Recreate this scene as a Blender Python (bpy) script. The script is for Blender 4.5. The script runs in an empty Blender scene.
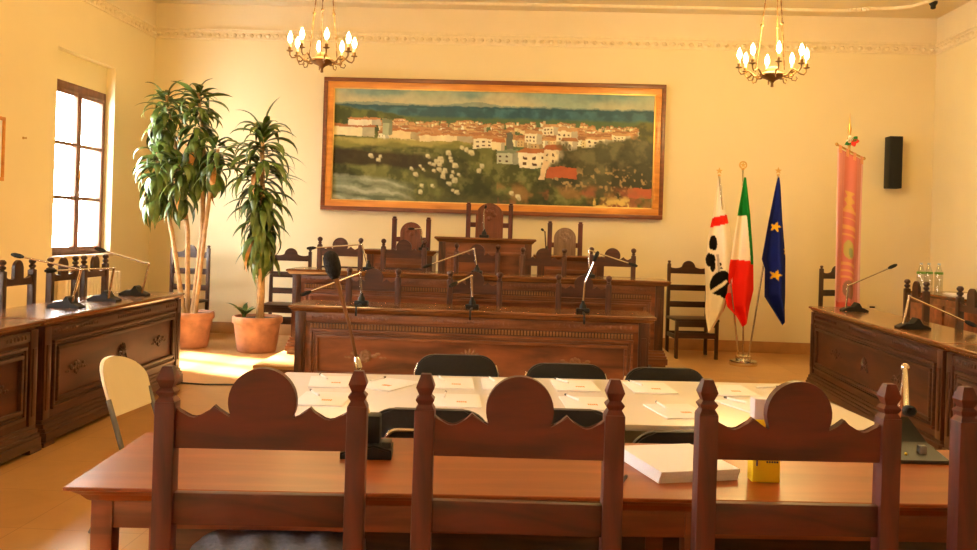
import bpy, bmesh, math, random
import numpy as np
from mathutils import Vector, Matrix
random.seed(7)
PI = math.pi
C = bpy.context.scene.collection
sc = bpy.context.scene

# ------------------------------------------------------------------ materials
def _mat(name):
    m = bpy.data.materials.new(name); m.use_nodes = True
    nt = m.node_tree
    return m, nt, nt.nodes['Principled BSDF']

def plain(name, col, rough=.5, metal=0., coat=0., noise=.06, nscale=14, bump=0., spec=.5, trans=0., emis=None, estr=0., sub=0.):
    m, nt, b = _mat(name)
    tc = nt.nodes.new('ShaderNodeTexCoord'); n = nt.nodes.new('ShaderNodeTexNoise')
    n.inputs['Scale'].default_value = nscale; n.inputs['Detail'].default_value = 4
    nt.links.new(tc.outputs['Object'], n.inputs['Vector'])
    r = nt.nodes.new('ShaderNodeValToRGB')
    r.color_ramp.elements[0].position = .3; r.color_ramp.elements[1].position = .7
    r.color_ramp.elements[0].color = (*[max(0, c*(1-noise)) for c in col], 1)
    r.color_ramp.elements[1].color = (*[min(1, c*(1+noise)) for c in col], 1)
    nt.links.new(n.outputs['Fac'], r.inputs['Fac']); nt.links.new(r.outputs['Color'], b.inputs['Base Color'])
    b.inputs['Roughness'].default_value = rough; b.inputs['Metallic'].default_value = metal
    b.inputs['Coat Weight'].default_value = coat; b.inputs['Coat Roughness'].default_value = .12
    b.inputs['Specular IOR Level'].default_value = spec
    b.inputs['Transmission Weight'].default_value = trans
    if sub: b.inputs['Subsurface Weight'].default_value = sub
    if emis: b.inputs['Emission Color'].default_value = (*emis, 1); b.inputs['Emission Strength'].default_value = estr
    if bump:
        bp = nt.nodes.new('ShaderNodeBump'); bp.inputs['Strength'].default_value = bump; bp.inputs['Distance'].default_value = .02
        nt.links.new(n.outputs['Fac'], bp.inputs['Height']); nt.links.new(bp.outputs['Normal'], b.inputs['Normal'])
    return m

def wood(name, c1, c2, axis=0, rough=.42, coat=.12, scale=3.0, stretch=9., coatr=.15, noisy=.5):
    m, nt, b = _mat(name)
    tc = nt.nodes.new('ShaderNodeTexCoord'); mp = nt.nodes.new('ShaderNodeMapping')
    s = [scale*stretch]*3; s[axis] = scale
    mp.inputs['Scale'].default_value = s
    n = nt.nodes.new('ShaderNodeTexNoise'); n.inputs['Scale'].default_value = 1; n.inputs['Detail'].default_value = 6; n.inputs['Distortion'].default_value = .6
    n2 = nt.nodes.new('ShaderNodeTexNoise'); n2.inputs['Scale'].default_value = 2.2; n2.inputs['Detail'].default_value = 3
    mx = nt.nodes.new('ShaderNodeMath'); mx.operation = 'MULTIPLY_ADD'; mx.inputs[1].default_value = noisy
    sub = nt.nodes.new('ShaderNodeMath'); sub.operation = 'SUBTRACT'; sub.inputs[1].default_value = noisy*.5
    r = nt.nodes.new('ShaderNodeValToRGB')
    r.color_ramp.elements[0].position = .32; r.color_ramp.elements[1].position = .7
    r.color_ramp.elements[0].color = (*c1, 1); r.color_ramp.elements[1].color = (*c2, 1)
    L = nt.links.new
    L(tc.outputs['Object'], mp.inputs['Vector']); L(mp.outputs['Vector'], n.inputs['Vector']); L(tc.outputs['Object'], n2.inputs['Vector'])
    L(n2.outputs['Fac'], mx.inputs[0]); L(n.outputs['Fac'], sub.inputs[0]); L(sub.outputs[0], mx.inputs[2])
    L(mx.outputs[0], r.inputs['Fac']); L(r.outputs['Color'], b.inputs['Base Color'])
    b.inputs['Roughness'].default_value = rough; b.inputs['Coat Weight'].default_value = coat; b.inputs['Coat Roughness'].default_value = coatr
    bp = nt.nodes.new('ShaderNodeBump'); bp.inputs['Strength'].default_value = .06; bp.inputs['Distance'].default_value = .01
    L(n.outputs['Fac'], bp.inputs['Height']); L(bp.outputs['Normal'], b.inputs['Normal'])
    return m

def vcol(name, rough=.6, spec=.3, sub=0.):
    m, nt, b = _mat(name)
    a = nt.nodes.new('ShaderNodeVertexColor'); a.layer_name = 'paint'
    nt.links.new(a.outputs['Color'], b.inputs['Base Color'])
    b.inputs['Roughness'].default_value = rough; b.inputs['Specular IOR Level'].default_value = spec
    return m

def glass(name, tint=(1,1,1), gloss=.08):
    m = bpy.data.materials.new(name); m.use_nodes = True; nt = m.node_tree; nt.nodes.clear()
    o = nt.nodes.new('ShaderNodeOutputMaterial'); mx = nt.nodes.new('ShaderNodeMixShader')
    t = nt.nodes.new('ShaderNodeBsdfTransparent'); g = nt.nodes.new('ShaderNodeBsdfGlossy')
    t.inputs['Color'].default_value = (*tint, 1); g.inputs['Roughness'].default_value = .03
    mx.inputs[0].default_value = gloss
    nt.links.new(t.outputs[0], mx.inputs[1]); nt.links.new(g.outputs[0], mx.inputs[2]); nt.links.new(mx.outputs[0], o.inputs[0])
    return m

def floor_material():
    m, nt, b = _mat('floor tiles'); L = nt.links.new
    tc = nt.nodes.new('ShaderNodeTexCoord')
    br = nt.nodes.new('ShaderNodeTexBrick'); br.offset = 0; br.inputs['Scale'].default_value = 1
    br.inputs['Brick Width'].default_value = .6; br.inputs['Row Height'].default_value = .6; br.inputs['Mortar Size'].default_value = .0025
    br.inputs['Color1'].default_value = (.53,.29,.105,1); br.inputs['Color2'].default_value = (.6,.345,.135,1); br.inputs['Mortar'].default_value = (.42,.23,.09,1)
    n = nt.nodes.new('ShaderNodeTexNoise'); n.inputs['Scale'].default_value = 3.5; n.inputs['Detail'].default_value = 8; n.inputs['Distortion'].default_value = 1.2
    r = nt.nodes.new('ShaderNodeValToRGB'); r.color_ramp.elements[0].color = (.8,.75,.68,1); r.color_ramp.elements[1].color = (1.12,1.1,1.05,1)
    mx = nt.nodes.new('ShaderNodeMix'); mx.data_type = 'RGBA'; mx.blend_type = 'MULTIPLY'; mx.inputs[0].default_value = 1
    L(tc.outputs['Object'], br.inputs['Vector']); L(tc.outputs['Object'], n.inputs['Vector']); L(n.outputs['Fac'], r.inputs['Fac'])
    L(br.outputs['Color'], mx.inputs[6]); L(r.outputs['Color'], mx.inputs[7]); L(mx.outputs[2], b.inputs['Base Color'])
    b.inputs['Roughness'].default_value = .3; b.inputs['Coat Weight'].default_value = .3; b.inputs['Coat Roughness'].default_value = .12
    return m

def leaf_material():
    m, nt, b = _mat('leaf'); L = nt.links.new
    tc = nt.nodes.new('ShaderNodeTexCoord'); n = nt.nodes.new('ShaderNodeTexNoise'); n.inputs['Scale'].default_value = 5; n.inputs['Detail'].default_value = 3
    r = nt.nodes.new('ShaderNodeValToRGB')
    e = r.color_ramp.elements; e[0].position = .3; e[0].color = (.025,.065,.014,1); e[1].position = .72; e[1].color = (.17,.25,.05,1)
    L(tc.outputs['Object'], n.inputs['Vector']); L(n.outputs['Fac'], r.inputs['Fac']); L(r.outputs['Color'], b.inputs['Base Color'])
    b.inputs['Roughness'].default_value = .32
    return m

WALL = plain('wall plaster', (.86,.755,.50), .75, noise=.015, nscale=2, spec=.25)
CEIL = plain('ceiling plaster', (.83,.74,.54), .8, noise=.02, nscale=3, spec=.2)
FRIEZE = plain('frieze plaster', (.86,.75,.54), .8, noise=.02, nscale=3, spec=.2)
STUCCO = plain('stucco ornament', (.87,.76,.54), .7, noise=.05, nscale=20)
BASEB = plain('baseboard stone', (.42,.22,.08), .4, noise=.12, nscale=8)
FLOOR = floor_material()
D1, D2 = (.030,.0085,.0035), (.105,.031,.011)
WX = wood('walnut along x', D1, D2, 0, .34); WZ = wood('walnut upright', D1, D2, 2, .34)
WY = wood('walnut along y', D1, D2, 1, .34)
PANELD = wood('shaded desk panel', (.034,.0085,.0045), (.115,.031,.012), 0, .44, .06, 1.6, 5)  # side-desk wood, darkened to carry the shade on their backlit fronts
DXD = wood('shaded desk moulding', (.036,.012,.006), (.095,.033,.013), 0, .45, .06)  # moulding colour of the side desks, with the same shade put in
PANEL = wood('desk panel burl', (.085,.026,.010), (.31,.10,.035), 0, .33, .3, 1.6, 5)
DTOP = wood('desk top', (.12,.042,.014), (.27,.105,.036), 0, .22, .5, 1.2, 9, .1)
DX = wood('desk moulding', (.12,.040,.015), (.26,.095,.036), 0, .36)
CH1, CH2 = (.032,.0034,.0020), (.112,.0125,.0052)
CX_ = wood('chair wood along x', CH1, CH2, 0, .45, .05, 3, 6); CZ_ = wood('chair wood upright', CH1, CH2, 2, .45, .05, 3, 6)
DKX = wood('dark chair wood', (.022,.008,.004), (.07,.022,.009), 0, .4); DKZ = wood('dark chair wood upright', (.022,.008,.004), (.07,.022,.009), 2, .4)
FTOP = wood('front table top', (.20,.040,.006), (.35,.080,.012), 0, .34, .10, 1.3, 8, .14)
FBODY = wood('front table body', (.13,.028,.009), (.26,.060,.018), 0, .35, .3)
PFRAME = wood('picture frame pine', (.55,.20,.03), (.78,.34,.06), 0, .4, .2, 2, 8)
PDARK = wood('picture frame edge', (.13,.035,.009), (.23,.065,.016), 0, .4)
DENT = wood('pale carved wood', (.20,.09,.035), (.34,.17,.07), 0, .45)
WINW = wood('window wood', (.10,.035,.018), (.2,.075,.04), 2, .4)
PLAT = wood('platform boards', (.42,.22,.07), (.58,.33,.11), 0, .3, .3)
GILT = plain('gilt', (.75,.48,.16), .35, .8, noise=.1)
BRASS = plain('brass', (.62,.36,.11), .3, 1., noise=.1)
BRONZE = plain('bronze', (.20,.105,.035), .5, .7, noise=.15)
CHROME = plain('chrome', (.80,.78,.74), .16, 1., noise=.02)
STEEL = plain('grey steel', (.19,.19,.18), .4, .6)
BLACK = plain('black plastic', (.010,.010,.010), .5, spec=.3)
FOAM = plain('black foam', (.012,.012,.012), .9, noise=.5, nscale=160, bump=.5)
GREYB = plain('dark olive plastic', (.026,.021,.015), .45)
VINYL = plain('black vinyl', (.016,.015,.015), .5, noise=.15, nscale=60, bump=.1)
WHITE = plain('white laminate', (.80,.77,.76), .32, noise=.01, coat=.1)
BEIGE = plain('beige metal', (.56,.50,.38), .5)
CREAM = plain('cream plastic', (.80,.70,.50), .4, noise=.02)
PAPER = plain('paper', (.92,.93,.97), .7, noise=.01)
PAPERS = plain('paper edges', (.88,.88,.94), .8, noise=.04, nscale=200)
ORANGE = plain('orange ink', (.75,.28,.06), .7, noise=.2, nscale=60)
INK = plain('dark ink', (.03,.03,.05), .6)
YELLOW = plain('yellow card', (.95,.70,.02), .45, noise=.02)
LILAC = plain('lilac card', (.82,.76,.82), .5, noise=.02)
BLUEC = plain('blue grey cloth', (.20,.22,.28), .85, noise=.2, nscale=60, bump=.2)
TERRA = plain('terracotta', (.50,.245,.145), .75, noise=.3, nscale=7, bump=.08)
SOIL = plain('soil', (.05,.03,.018), .95, noise=.5, nscale=60, bump=.6)
BARK = plain('cane bark', (.52,.33,.15), .7, noise=.25, nscale=18, bump=.2)
LEAF = leaf_material()
DRY = plain('dry leaf', (.52,.26,.07), .6, noise=.3)
RADI = plain('radiator enamel', (.80,.72,.55), .4)
PET = glass('clear bottle plastic', (.93,.95,.93), .24)
PANE = glass('window glass', (1,1,1), .04)
LABELG = plain('green label', (.16,.36,.06), .5)
CAPW = plain('bottle cap', (.6,.7,.75), .4)
BULB = plain('lit bulb', (1,.9,.7), .3, emis=(1,.66,.26), estr=45.)
CANDLE = plain('candle sleeve', (.85,.70,.42), .5)
PAINTM = vcol('oil paint', .45, .35); FLAGM = vcol('flag cloth', .8, .15); BANNM = vcol('banner silk', .55, .3)
CABLE = plain('black cable', (.02,.018,.016), .5)

# ------------------------------------------------------------------ mesh builder
class MB:
    def __init__(s): s.bm = bmesh.new(); s.mi = 0
    def _tag(s, faces):
        for f in faces: f.material_index = s.mi
    def box(s, x0, x1, y0, y1, z0, z1, bev=0., M=None):
        r = bmesh.ops.create_cube(s.bm, size=1)
        vs = r['verts']
        for v in vs:
            v.co = Vector((x0+(v.co.x+.5)*(x1-x0), y0+(v.co.y+.5)*(y1-y0), z0+(v.co.z+.5)*(z1-z0)))
        fs = set(f for v in vs for f in v.link_faces); s._tag(fs)
        if bev > 0:
            es = list(set(e for v in vs for e in v.link_edges))
            g = bmesh.ops.bevel(s.bm, geom=es, offset=bev, segments=2, affect='EDGES', profile=.6)
            s._tag(g['faces']); vs = list(set(v for f in g['faces'] for v in f.verts) | set(v for v in vs if v.is_valid))
        if M is not None:
            for v in vs: v.co = M @ v.co
        return s
    def loops(s, rings, cap=True, closed=True):
        vr = [[s.bm.verts.new(p) for p in r] for r in rings]
        fs = []
        n = len(vr[0])
        for a, b in zip(vr, vr[1:]):
            for i in range(n if closed else n-1):
                j = (i+1) % n
                fs.append(s.bm.faces.new((a[i], a[j], b[j], b[i])))
        if cap and closed:
            fs.append(s.bm.faces.new(vr[0][::-1])); fs.append(s.bm.faces.new(vr[-1]))
        s._tag(fs); return s
    def lathe(s, prof, c=(0,0,0), n=20, M=None, square=False):
        rings = []
        for r, z in prof:
            ring = []
            for i in range(4 if square else n):
                if square:
                    a = PI/4 + i*PI/2; rr = max(r, 1e-4)*math.sqrt(2)
                else: a = 2*PI*i/n; rr = max(r, 1e-4)
                p = Vector((rr*math.cos(a), rr*math.sin(a), z))
                if M is not None: p = M @ p
                ring.append(p + Vector(c))
            rings.append(ring)
        return s.loops(rings)
    def tube(s, pts, rad, n=8, cap=True):
        pts = [Vector(p) for p in pts]
        rs = rad if isinstance(rad, (list, tuple)) else [rad]*len(pts)
        rings = []; up = None
        for i, p in enumerate(pts):
            t = ((pts[min(i+1, len(pts)-1)] - pts[max(i-1, 0)])).normalized()
            if up is None:
                up = Vector((0,0,1)) if abs(t.z) < .9 else Vector((1,0,0))
            u = t.cross(up)
            if u.length < 1e-5: u = t.orthogonal()
            u.normalize(); w = u.cross(t).normalized(); up = w
            rings.append([p + (u*math.cos(2*PI*k/n) + w*math.sin(2*PI*k/n))*rs[i] for k in range(n)])
        return s.loops(rings, cap)
    def sphere(s, c, r, n=14, sx=1, sy=1, sz=1, M=None):
        g = bmesh.ops.create_uvsphere(s.bm, u_segments=n, v_segments=max(6, n//2), radius=r)
        for v in g['verts']:
            p = Vector((v.co.x*sx, v.co.y*sy, v.co.z*sz))
            if M is not None: p = M @ p
            v.co = p + Vector(c)
        s._tag(set(f for v in g['verts'] for f in v.link_faces)); return s
    def prism(s, outline, y0, y1, bev=0., axis='y', M=None):
        # outline = list of (x,z); extruded along y
        a = [s.bm.verts.new((x, y0, z)) for x, z in outline]
        b = [s.bm.verts.new((x, y1, z)) for x, z in outline]
        n = len(a); fs = []
        fs.append(s.bm.faces.new(a)); fs.append(s.bm.faces.new(b[::-1]))
        for i in range(n):
            j = (i+1) % n
            fs.append(s.bm.faces.new((a[j], a[i], b[i], b[j])))
        s._tag(fs)
        if bev:
            es = list(fs[0].edges) + list(fs[1].edges)
            g = bmesh.ops.bevel(s.bm, geom=es, offset=bev, segments=2, affect='EDGES'); s._tag(g['faces'])
        if M is not None:
            for v in a+b:
                if v.is_valid: v.co = M @ v.co
        return s
    def slab(s, x0, x1, y0, y1, prof):
        # prof: list of (inset, z): a moulded slab
        return s.loops([[Vector((x0+i, y0+i, z)), Vector((x1-i, y0+i, z)), Vector((x1-i, y1-i, z)), Vector((x0+i, y1-i, z))] for i, z in prof])
    def build(s, name, mats, parent=None, loc=None, rot=None, ang=35, mod=None):
        bmesh.ops.recalc_face_normals(s.bm, faces=s.bm.faces[:])
        me = bpy.data.meshes.new(name); s.bm.to_mesh(me); s.bm.free()
        for m in (mats if isinstance(mats, (list, tuple)) else [mats]): me.materials.append(m)
        me.shade_smooth(); me.set_sharp_from_angle(angle=math.radians(ang))
        o = bpy.data.objects.new(name, me); C.objects.link(o)
        if parent is not None: o.parent = parent
        if loc is not None: o.location = loc
        if rot is not None: o.rotation_euler = rot if isinstance(rot, (tuple, list)) else (0, 0, rot)
        return o

def empty(name, loc, rz, label, cat, group=None):
    o = bpy.data.objects.new(name, None); C.objects.link(o)
    o.location = loc; o.rotation_euler = (0, 0, rz)
    return tag(o, label, cat, group)
def tag(o, label, cat, group=None):
    o['label'] = label; o['category'] = cat
    if group: o['group'] = group
    return o
def struct(o): o['kind'] = 'structure'; return o
def dup(root, loc, rz, label, group=None, scale=None):
    r = root.copy(); C.objects.link(r); r.location = loc; r.rotation_euler = (0, 0, rz); r['label'] = label
    if group: r['group'] = group
    if scale: r.scale = scale
    for ch in list(root.children):
        c = ch.copy(); C.objects.link(c); c.parent = r
        for g in list(ch.children):
            d = g.copy(); C.objects.link(d); d.parent = c
    return r

# ------------------------------------------------------------------ room shell
XL, XR, YB, YF, ZC, TH = -5.17, 5.215, 12.0, -2.6, 4.44, .36
struct(MB().box(XL-TH, XR+TH, YF-TH, YB+TH, -.2, 0).build('floor', FLOOR))
struct(MB().box(XL-TH, XR+TH, YF-TH, YB+TH, ZC, ZC+.2).build('ceiling', CEIL))
struct(MB().box(XL-TH, XR+TH, YB, YB+TH, 0, ZC).build('wall_back', WALL))
struct(MB().box(XR, XR+TH, YF-TH, YB, 0, ZC).build('wall_right', WALL))
W_OPEN = [(-.2, 1.15), (3.55, 4.9), (9.52, 10.87)]  # first two are unseen windows, added to bring in more daylight
ZS, ZH = 1.07, 3.35
w = MB(); y = YF-TH
for a, b in W_OPEN:
    w.box(XL-TH, XL, y, a, 0, ZC); w.box(XL-TH, XL, a, b, 0, ZS); w.box(XL-TH, XL, a, b, ZH, ZC)
    w.box(XL-TH, XL-.11, a, b, 3.03, ZH)
    y = b
w.box(XL-TH, XL, y, YB, 0, ZC)
struct(w.build('wall_left', WALL))
# wall behind the camera
F_OPEN = []
w = MB(); x = XL
for a, b in F_OPEN:
    w.box(x, a, YF-TH, YF, 0, ZC); w.box(a, b, YF-TH, YF, 0, ZS); w.box(a, b, YF-TH, YF, ZH, ZC); x = b
w.box(x, XR, YF-TH, YF, 0, ZC)
struct(w.build('wall_front', WALL))

def window(name, M, wd, near=.07):
    """two-leaf wooden casement, local x along the wall, y into the wall, z up from the sill"""
    h = 3.03-ZS
    root = MB()
    root.box(0, near, 0, .07, 0, h, .004).box(wd-.05, wd, 0, .07, 0, h, .004).box(near, wd-.05, 0, .07, h-.09, h, .004).box(near, wd-.05, 0, .07, 0, .04, .004)
    f = root.build(name, WINW); f.matrix_world = M; struct(f)
    x0, x1 = near, wd-.05; xm = (x0+x1)/2
    for a, b in ((x0, xm), (xm, x1)):
        s = MB()
        s.box(a, a+.05, -.012, .045, .04, h-.09, .004).box(b-.05, b, -.012, .045, .04, h-.09, .004)
        for z in (.04, .04+(h-.13)/3-.02, .04+2*(h-.13)/3-.02, h-.14):
            s.box(a+.05, b-.05, -.008, .04, z, z+(.05 if z in (.04, h-.14) else .04), .003)
        so = s.build('sash', WINW, f)
        MB().box(a+.04, b-.04, .014, .02, .07, h-.12).build('pane', PANE, so)
    MB().tube([(xm, -.03, h*.42), (xm, -.03, h*.5)], .012).sphere((xm, -.02, h*.46), .018).build('window_handle', BRASS, f)
    return f
for i, (a, b) in enumerate(W_OPEN[::-1]):
    window('window_%d' % (i+1), Matrix.Translation((XL-.11, a, ZS)) @ Matrix.Rotation(PI/2, 4, 'Z'), b-a, .1)
for i, (a, b) in enumerate(F_OPEN):
    window('window_%d' % (i+3), Matrix.Translation((b, YF-.11, ZS)) @ Matrix.Rotation(PI, 4, 'Z'), b-a, .07)
struct(MB().box(XL-.11, XL+.03, 9.49, 10.90, ZS-.035, ZS, .006).build('windowsill_1', plain('stone sill', (.62,.48,.30), .4)))

# cornice: ornamental band, plain frieze above, baseboards, ceiling moulding
def cornice_bm(L):
    m = MB()
    m.box(0, L, -.035, 0, 4.085, 4.115, .006).box(0, L, -.02, 0, 4.065, 4.085, .004).box(0, L, -.022, 0, 3.965, 3.985, .005)
    m.box(0, L, -.008, 0, 3.985, 4.065)
    return m
def cornice_leaves(L):
    m = MB(); n = int(L/.115)
    for k in range(n):
        x = (k+.5)*L/n
        m.sphere((x, -.014, 4.028), .036, 8, .85, .9, .75)
        m.sphere((x+L/n/2, -.010, 4.018), .018, 6, .8, .6, 1.2)
        m.box(x-.012, x+.012, -.016, -.006, 3.99, 4.008)
    return m
for nm, loc, rz, L in (('trim_back', (XL, YB, 0), 0, XR-XL), ('trim_left', (XL, YF, 0), PI/2, YB-YF), ('trim_right', (XR, YB, 0), -PI/2, YB-YF)):
    t = struct(cornice_bm(L).build(nm, STUCCO, None, loc, rz))
    cornice_leaves(L).build('leaf_band', STUCCO, t)
    struct(MB().box(0, L, -.006, 0, 4.115, ZC).build('trim_%d' % (5+['trim_back', 'trim_left', 'trim_right'].index(nm)), FRIEZE, None, loc, rz))
for nm, loc, rz, L in (('baseboard_back', (XL, YB, 0), 0, XR-XL), ('baseboard_left', (XL, YF, 0), PI/2, YB-YF), ('baseboard_right', (XR, YB, 0), -PI/2, YB-YF)):
    struct(MB().box(.0, L, -.022, 0, 0, .15, .004).build(nm, BASEB, None, loc, rz))
# raised ceiling moulding with notched corners
pts = [(-4.3, 0), (-4.3, 10.9), (-4.1, 10.95), (-4.05, 11.25), (-3.75, 11.3), (-3.7, 11.58), (-3.4, 11.62), (3.9, 11.62), (4.1, 11.58), (4.15, 11.5), (4.45, 11.46), (4.62, 11.35), (4.72, 11.1), (4.76, 10.7), (4.8, 0)]
m = MB(); m.tube([(x, y, ZC-.008) for x, y in pts], .03, 8)
for k in range(5): m.sphere((3.95+.05*k, 11.58-.02*k, ZC-.012), .035, 8)
struct(m.build('trim_4', STUCCO))
o = MB().lathe([(.05, 0), (.05, -.02), (.03, -.05), (.03, -.08), (.012, -.09)], n=14).build('ceiling_spotlight', BLACK, None, (4.80, 11.17, ZC))
tag(o, 'tiny dark fixture on the ceiling beside the moulding corner', 'light fixture')

# ------------------------------------------------------------------ painting
def fbm(h, w, seed, base=4, octs=5):
    rng = np.random.default_rng(seed); out = np.zeros((h, w)); amp = 1; tot = 0
    for o in range(octs):
        f = base*2**o; gy, gx = max(2, int(f*h/w)+2), f+2
        g = rng.random((gy, gx))
        yy = np.linspace(0, gy-1.001, h); xx = np.linspace(0, gx-1.001, w)
        y0 = yy.astype(int); x0 = xx.astype(int); fy = (yy-y0)[:, None]; fx = (xx-x0)[None]
        fy = fy*fy*(3-2*fy); fx = fx*fx*(3-2*fx)
        v = g[y0][:, x0]*(1-fy)*(1-fx)+g[y0+1][:, x0]*fy*(1-fx)+g[y0][:, x0+1]*(1-fy)*fx+g[y0+1][:, x0+1]*fy*fx
        out += amp*v; tot += amp; amp *= .55
    return out/tot
def s2l(c): return np.array([(x/255.)**2.2 for x in c])
def paint_town(h, w):
    rng = np.random.default_rng(3)
    U0, V0 = np.meshgrid(np.linspace(0, 1, w), np.linspace(0, 1, h))
    n1 = fbm(h, w, 1, 6); n2 = fbm(h, w, 2, 24); n3 = fbm(h, w, 5, 60, 3); n4 = fbm(h, w, 8, 40, 3)
    U = U0+.007*(n4-.5)+.004*(n3-.5); V = V0+.022*(n3-.5)+.02*(n2-.5)
    img = np.zeros((h, w, 3))
    def put(mask, col, a=1.):
        m = (np.clip(mask, 0, 1)*a)[..., None]; img[:] = img*(1-m)+np.asarray(col)*m
    def sm(x, a, b): return np.clip((x-a)/(b-a), 0, 1)
    # sky, far coast, sea
    put(np.ones((h, w)), s2l((158,168,130)))
    put(sm(fbm(h, w, 4, 3)+V*2.2-.30, .3, .62), s2l((206,184,128)), .85)
    put(sm(n1, .5, .7)*sm(.09-V, 0, .05), s2l((112,142,126)), .8)
    put((V > .128-.028*np.exp(-((U-.45)/.06)**2)-.02*np.exp(-((U-.12)/.07)**2)) & (V < .16), s2l((122,136,112)), .8)
    put(sm(V, .135, .145), s2l((48,82,80)))
    put(sm(n2, .45, .62)*((V > .16) & (V < .28)), s2l((74,112,106)), .7)
    put(sm(V, .225, .25), s2l((88,104,62)))
    lh = .135+.42*np.clip(U, 0, 1)+.04*(n1-.5)
    put(sm(V-lh, 0, .02)*(U < .36), s2l((98,100,46))); put(sm(V-lh, 0, .02)*(U < .36)*sm(n2, .48, .58), s2l((60,68,34)), .85)
    rh = .235+.75*np.clip(.98-U, 0, 1)+.03*(n1-.5)
    put(sm(V-rh, 0, .02)*(U > .70), s2l((106,98,46))); put(sm(V-rh, 0, .02)*(U > .70)*sm(n2, .47, .58), s2l((66,68,36)), .85)
    walls = [(232,204,132), (242,222,160), (216,178,110), (244,228,176), (200,164,104), (228,194,128), (238,210,144)]
    roofs = [(190,132,78), (172,112,66), (204,150,92), (160,108,66)]
    def house(u, v, a, b, c, rf, tilt=.3, wins=0):
        i0, i1 = max(0, int((v-b*.6)*h)-3), min(h, int((v+b)*h)+4); j0, j1 = max(0, int((u-a*.3)*w)-3), min(w, int((u+a*1.3)*w)+4)
        if i1 <= i0 or j1 <= j0: return
        uu, vv = U[i0:i1, j0:j1], V[i0:i1, j0:j1]; sub = img[i0:i1, j0:j1]
        sub[(uu > u) & (uu < u+a) & (vv > v) & (vv < v+b)] = s2l(c)
        sub[(uu > u+a*.70) & (uu < u+a) & (vv > v) & (vv < v+b)] = s2l(tuple(x*.78 for x in c))
        k = (vv-(v-b*.30))/(b*.32+1e-6)
        sub[(k > 0) & (k < 1.05) & (uu > u-a*.06+(1-k)*a*tilt*.6) & (uu < u+a*1.05-(1-k)*a*tilt*.5)] = s2l(rf)
        for i in range(wins):
            for j in (.28, .66):
                sub[(uu > u+a*(.10+i*.60/max(wins, 1))) & (uu < u+a*(.19+i*.60/max(wins, 1))) & (vv > v+b*j) & (vv < v+b*(j+.17))] = s2l((84,62,42))
    hs = []
    for k in range(520):
        u = rng.uniform(.14, .94); t = rng.random()
        lim = .44-.10*abs(u-.5)
        v = .265+(lim-.265)*t+(.02 if u > .8 else 0)
        hs.append((v, u, .010+.030*t*rng.uniform(.6, 1.2), .026+.044*t*rng.uniform(.7, 1.1)))
    for v, u, a, b in sorted(hs):
        house(u, v, a, b, walls[rng.integers(7)], roofs[rng.integers(4)], .3, 2 if a > .026 else 0)
        if rng.random() < .16: put(sm(.007-np.hypot(U-u, (V-v-b)*.4), 0, .002), s2l((84,92,44)))
    put((U > .655) & (U < .663) & (V > .25) & (V < .33), s2l((214,176,116)))
    put(sm(V, .43, .45)*(U < .43), s2l((170,150,74))); put(sm(V+.03*(n2-.5)*4, .465, .50)*(U < .46), s2l((122,116,52)), .9)
    house(.0, .34, .13, .085, (238,214,152), (176,106,58), .15); house(.045, .275, .105, .05, (244,222,170), (198,126,72), .2)
    house(.175, .37, .10, .065, (232,198,132), (176,108,58), .2); house(.27, .40, .17, .055, (240,210,150), (190,126,72), .15)
    house(.155, .30, .03, .11, (170,170,120), (120,124,84), .2)
    put((abs(U-.553-.02*(V-.4)) < .010) & (V > .36) & (V < .56), s2l((104,100,76)))
    # dark bushes and bank
    top = .50-.035*np.exp(-((U-.50)/.07)**2)+.17*np.exp(-((U-.64)/.075)**2)+.03*np.sin(U*40)*.3
    bush = sm(V-top+.07*(n1-.5), 0, .025)
    put(bush, s2l((78,80,38)))
    put(bush*sm(n2, .46, .60), s2l((120,116,56)), .85); put(bush*sm(n3, .55, .68), s2l((132,124,66)), .5)
    put(bush*sm(fbm(h, w, 14, 7), .52, .62), s2l((44,46,26)), .75)
    put(sm(.10-abs(V-.61-.10*U)-.05*n1, 0, .03)*sm(.34-U, 0, .08), s2l((54,40,24)), .9)
    put(sm(V-.9, 0, .08)*(U > .2)*(U < .6), s2l((92,88,48)), .6)
    for a in ((.44, .42, .095, .085), (.60, .36, .055, .09), (.70, .33, .065, .10), (.715, .42, .05, .10), (.79, .40, .085, .07), (.655, .30, .05, .07), (.87, .36, .06, .06)):
        house(*a, (244,220,166), roofs[rng.integers(3)], .25, 3)
    house(.515, .54, .07, .10, (196,188,142), (128,132,92), .2, 2); house(.585, .53, .14, .14, (244,220,168), (182,108,56), .3, 3)
    house(.66, .50, .07, .14, (238,208,150), (170,94,50), .3, 2); house(.50, .44, .04, .08, (240,212,150), (186,112,60), .3)
    tr = sm(.265-np.hypot((U-.93)*.95, (V-.66)*.95)+.20*(n1-.5)+.07*(n2-.5), 0, .03)
    put(tr, s2l((80,76,46))); put(tr*sm(n2, .5, .62), s2l((118,106,64)), .7); put(tr*sm(fbm(h, w, 31, 10), .5, .62), s2l((48,48,30)), .8)
    put(tr*sm(fbm(h, w, 33, 90, 2), .62, .72)*sm(V, .62, .7), s2l((186,146,84)), .7)
    put((V > .655) & (V < .755) & (U > .668+(.755-V)*.10) & (U < .765), s2l((178,86,46)))
    put((V > .60) & (V < .77) & (abs(U-.664+.1*(V-.68)) < .009), s2l((232,192,132)))
    put((V > .82) & (V < .91) & (U > .925), s2l((190,92,50)))
    lowr = sm(V-.80-.12*(n1-.5), 0, .06)*(U > .52)
    put(lowr*sm(fbm(h, w, 41, 14), .5, .62), s2l((150,104,54)), .75); put(lowr*sm(fbm(h, w, 43, 12), .56, .66), s2l((176,92,56)), .6)
    put(sm(V-.92+.05*n2, 0, .04)*(U > .82)*(U < .93)*sm(n3, .44, .55), s2l((218,176,86)), .9)
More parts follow.
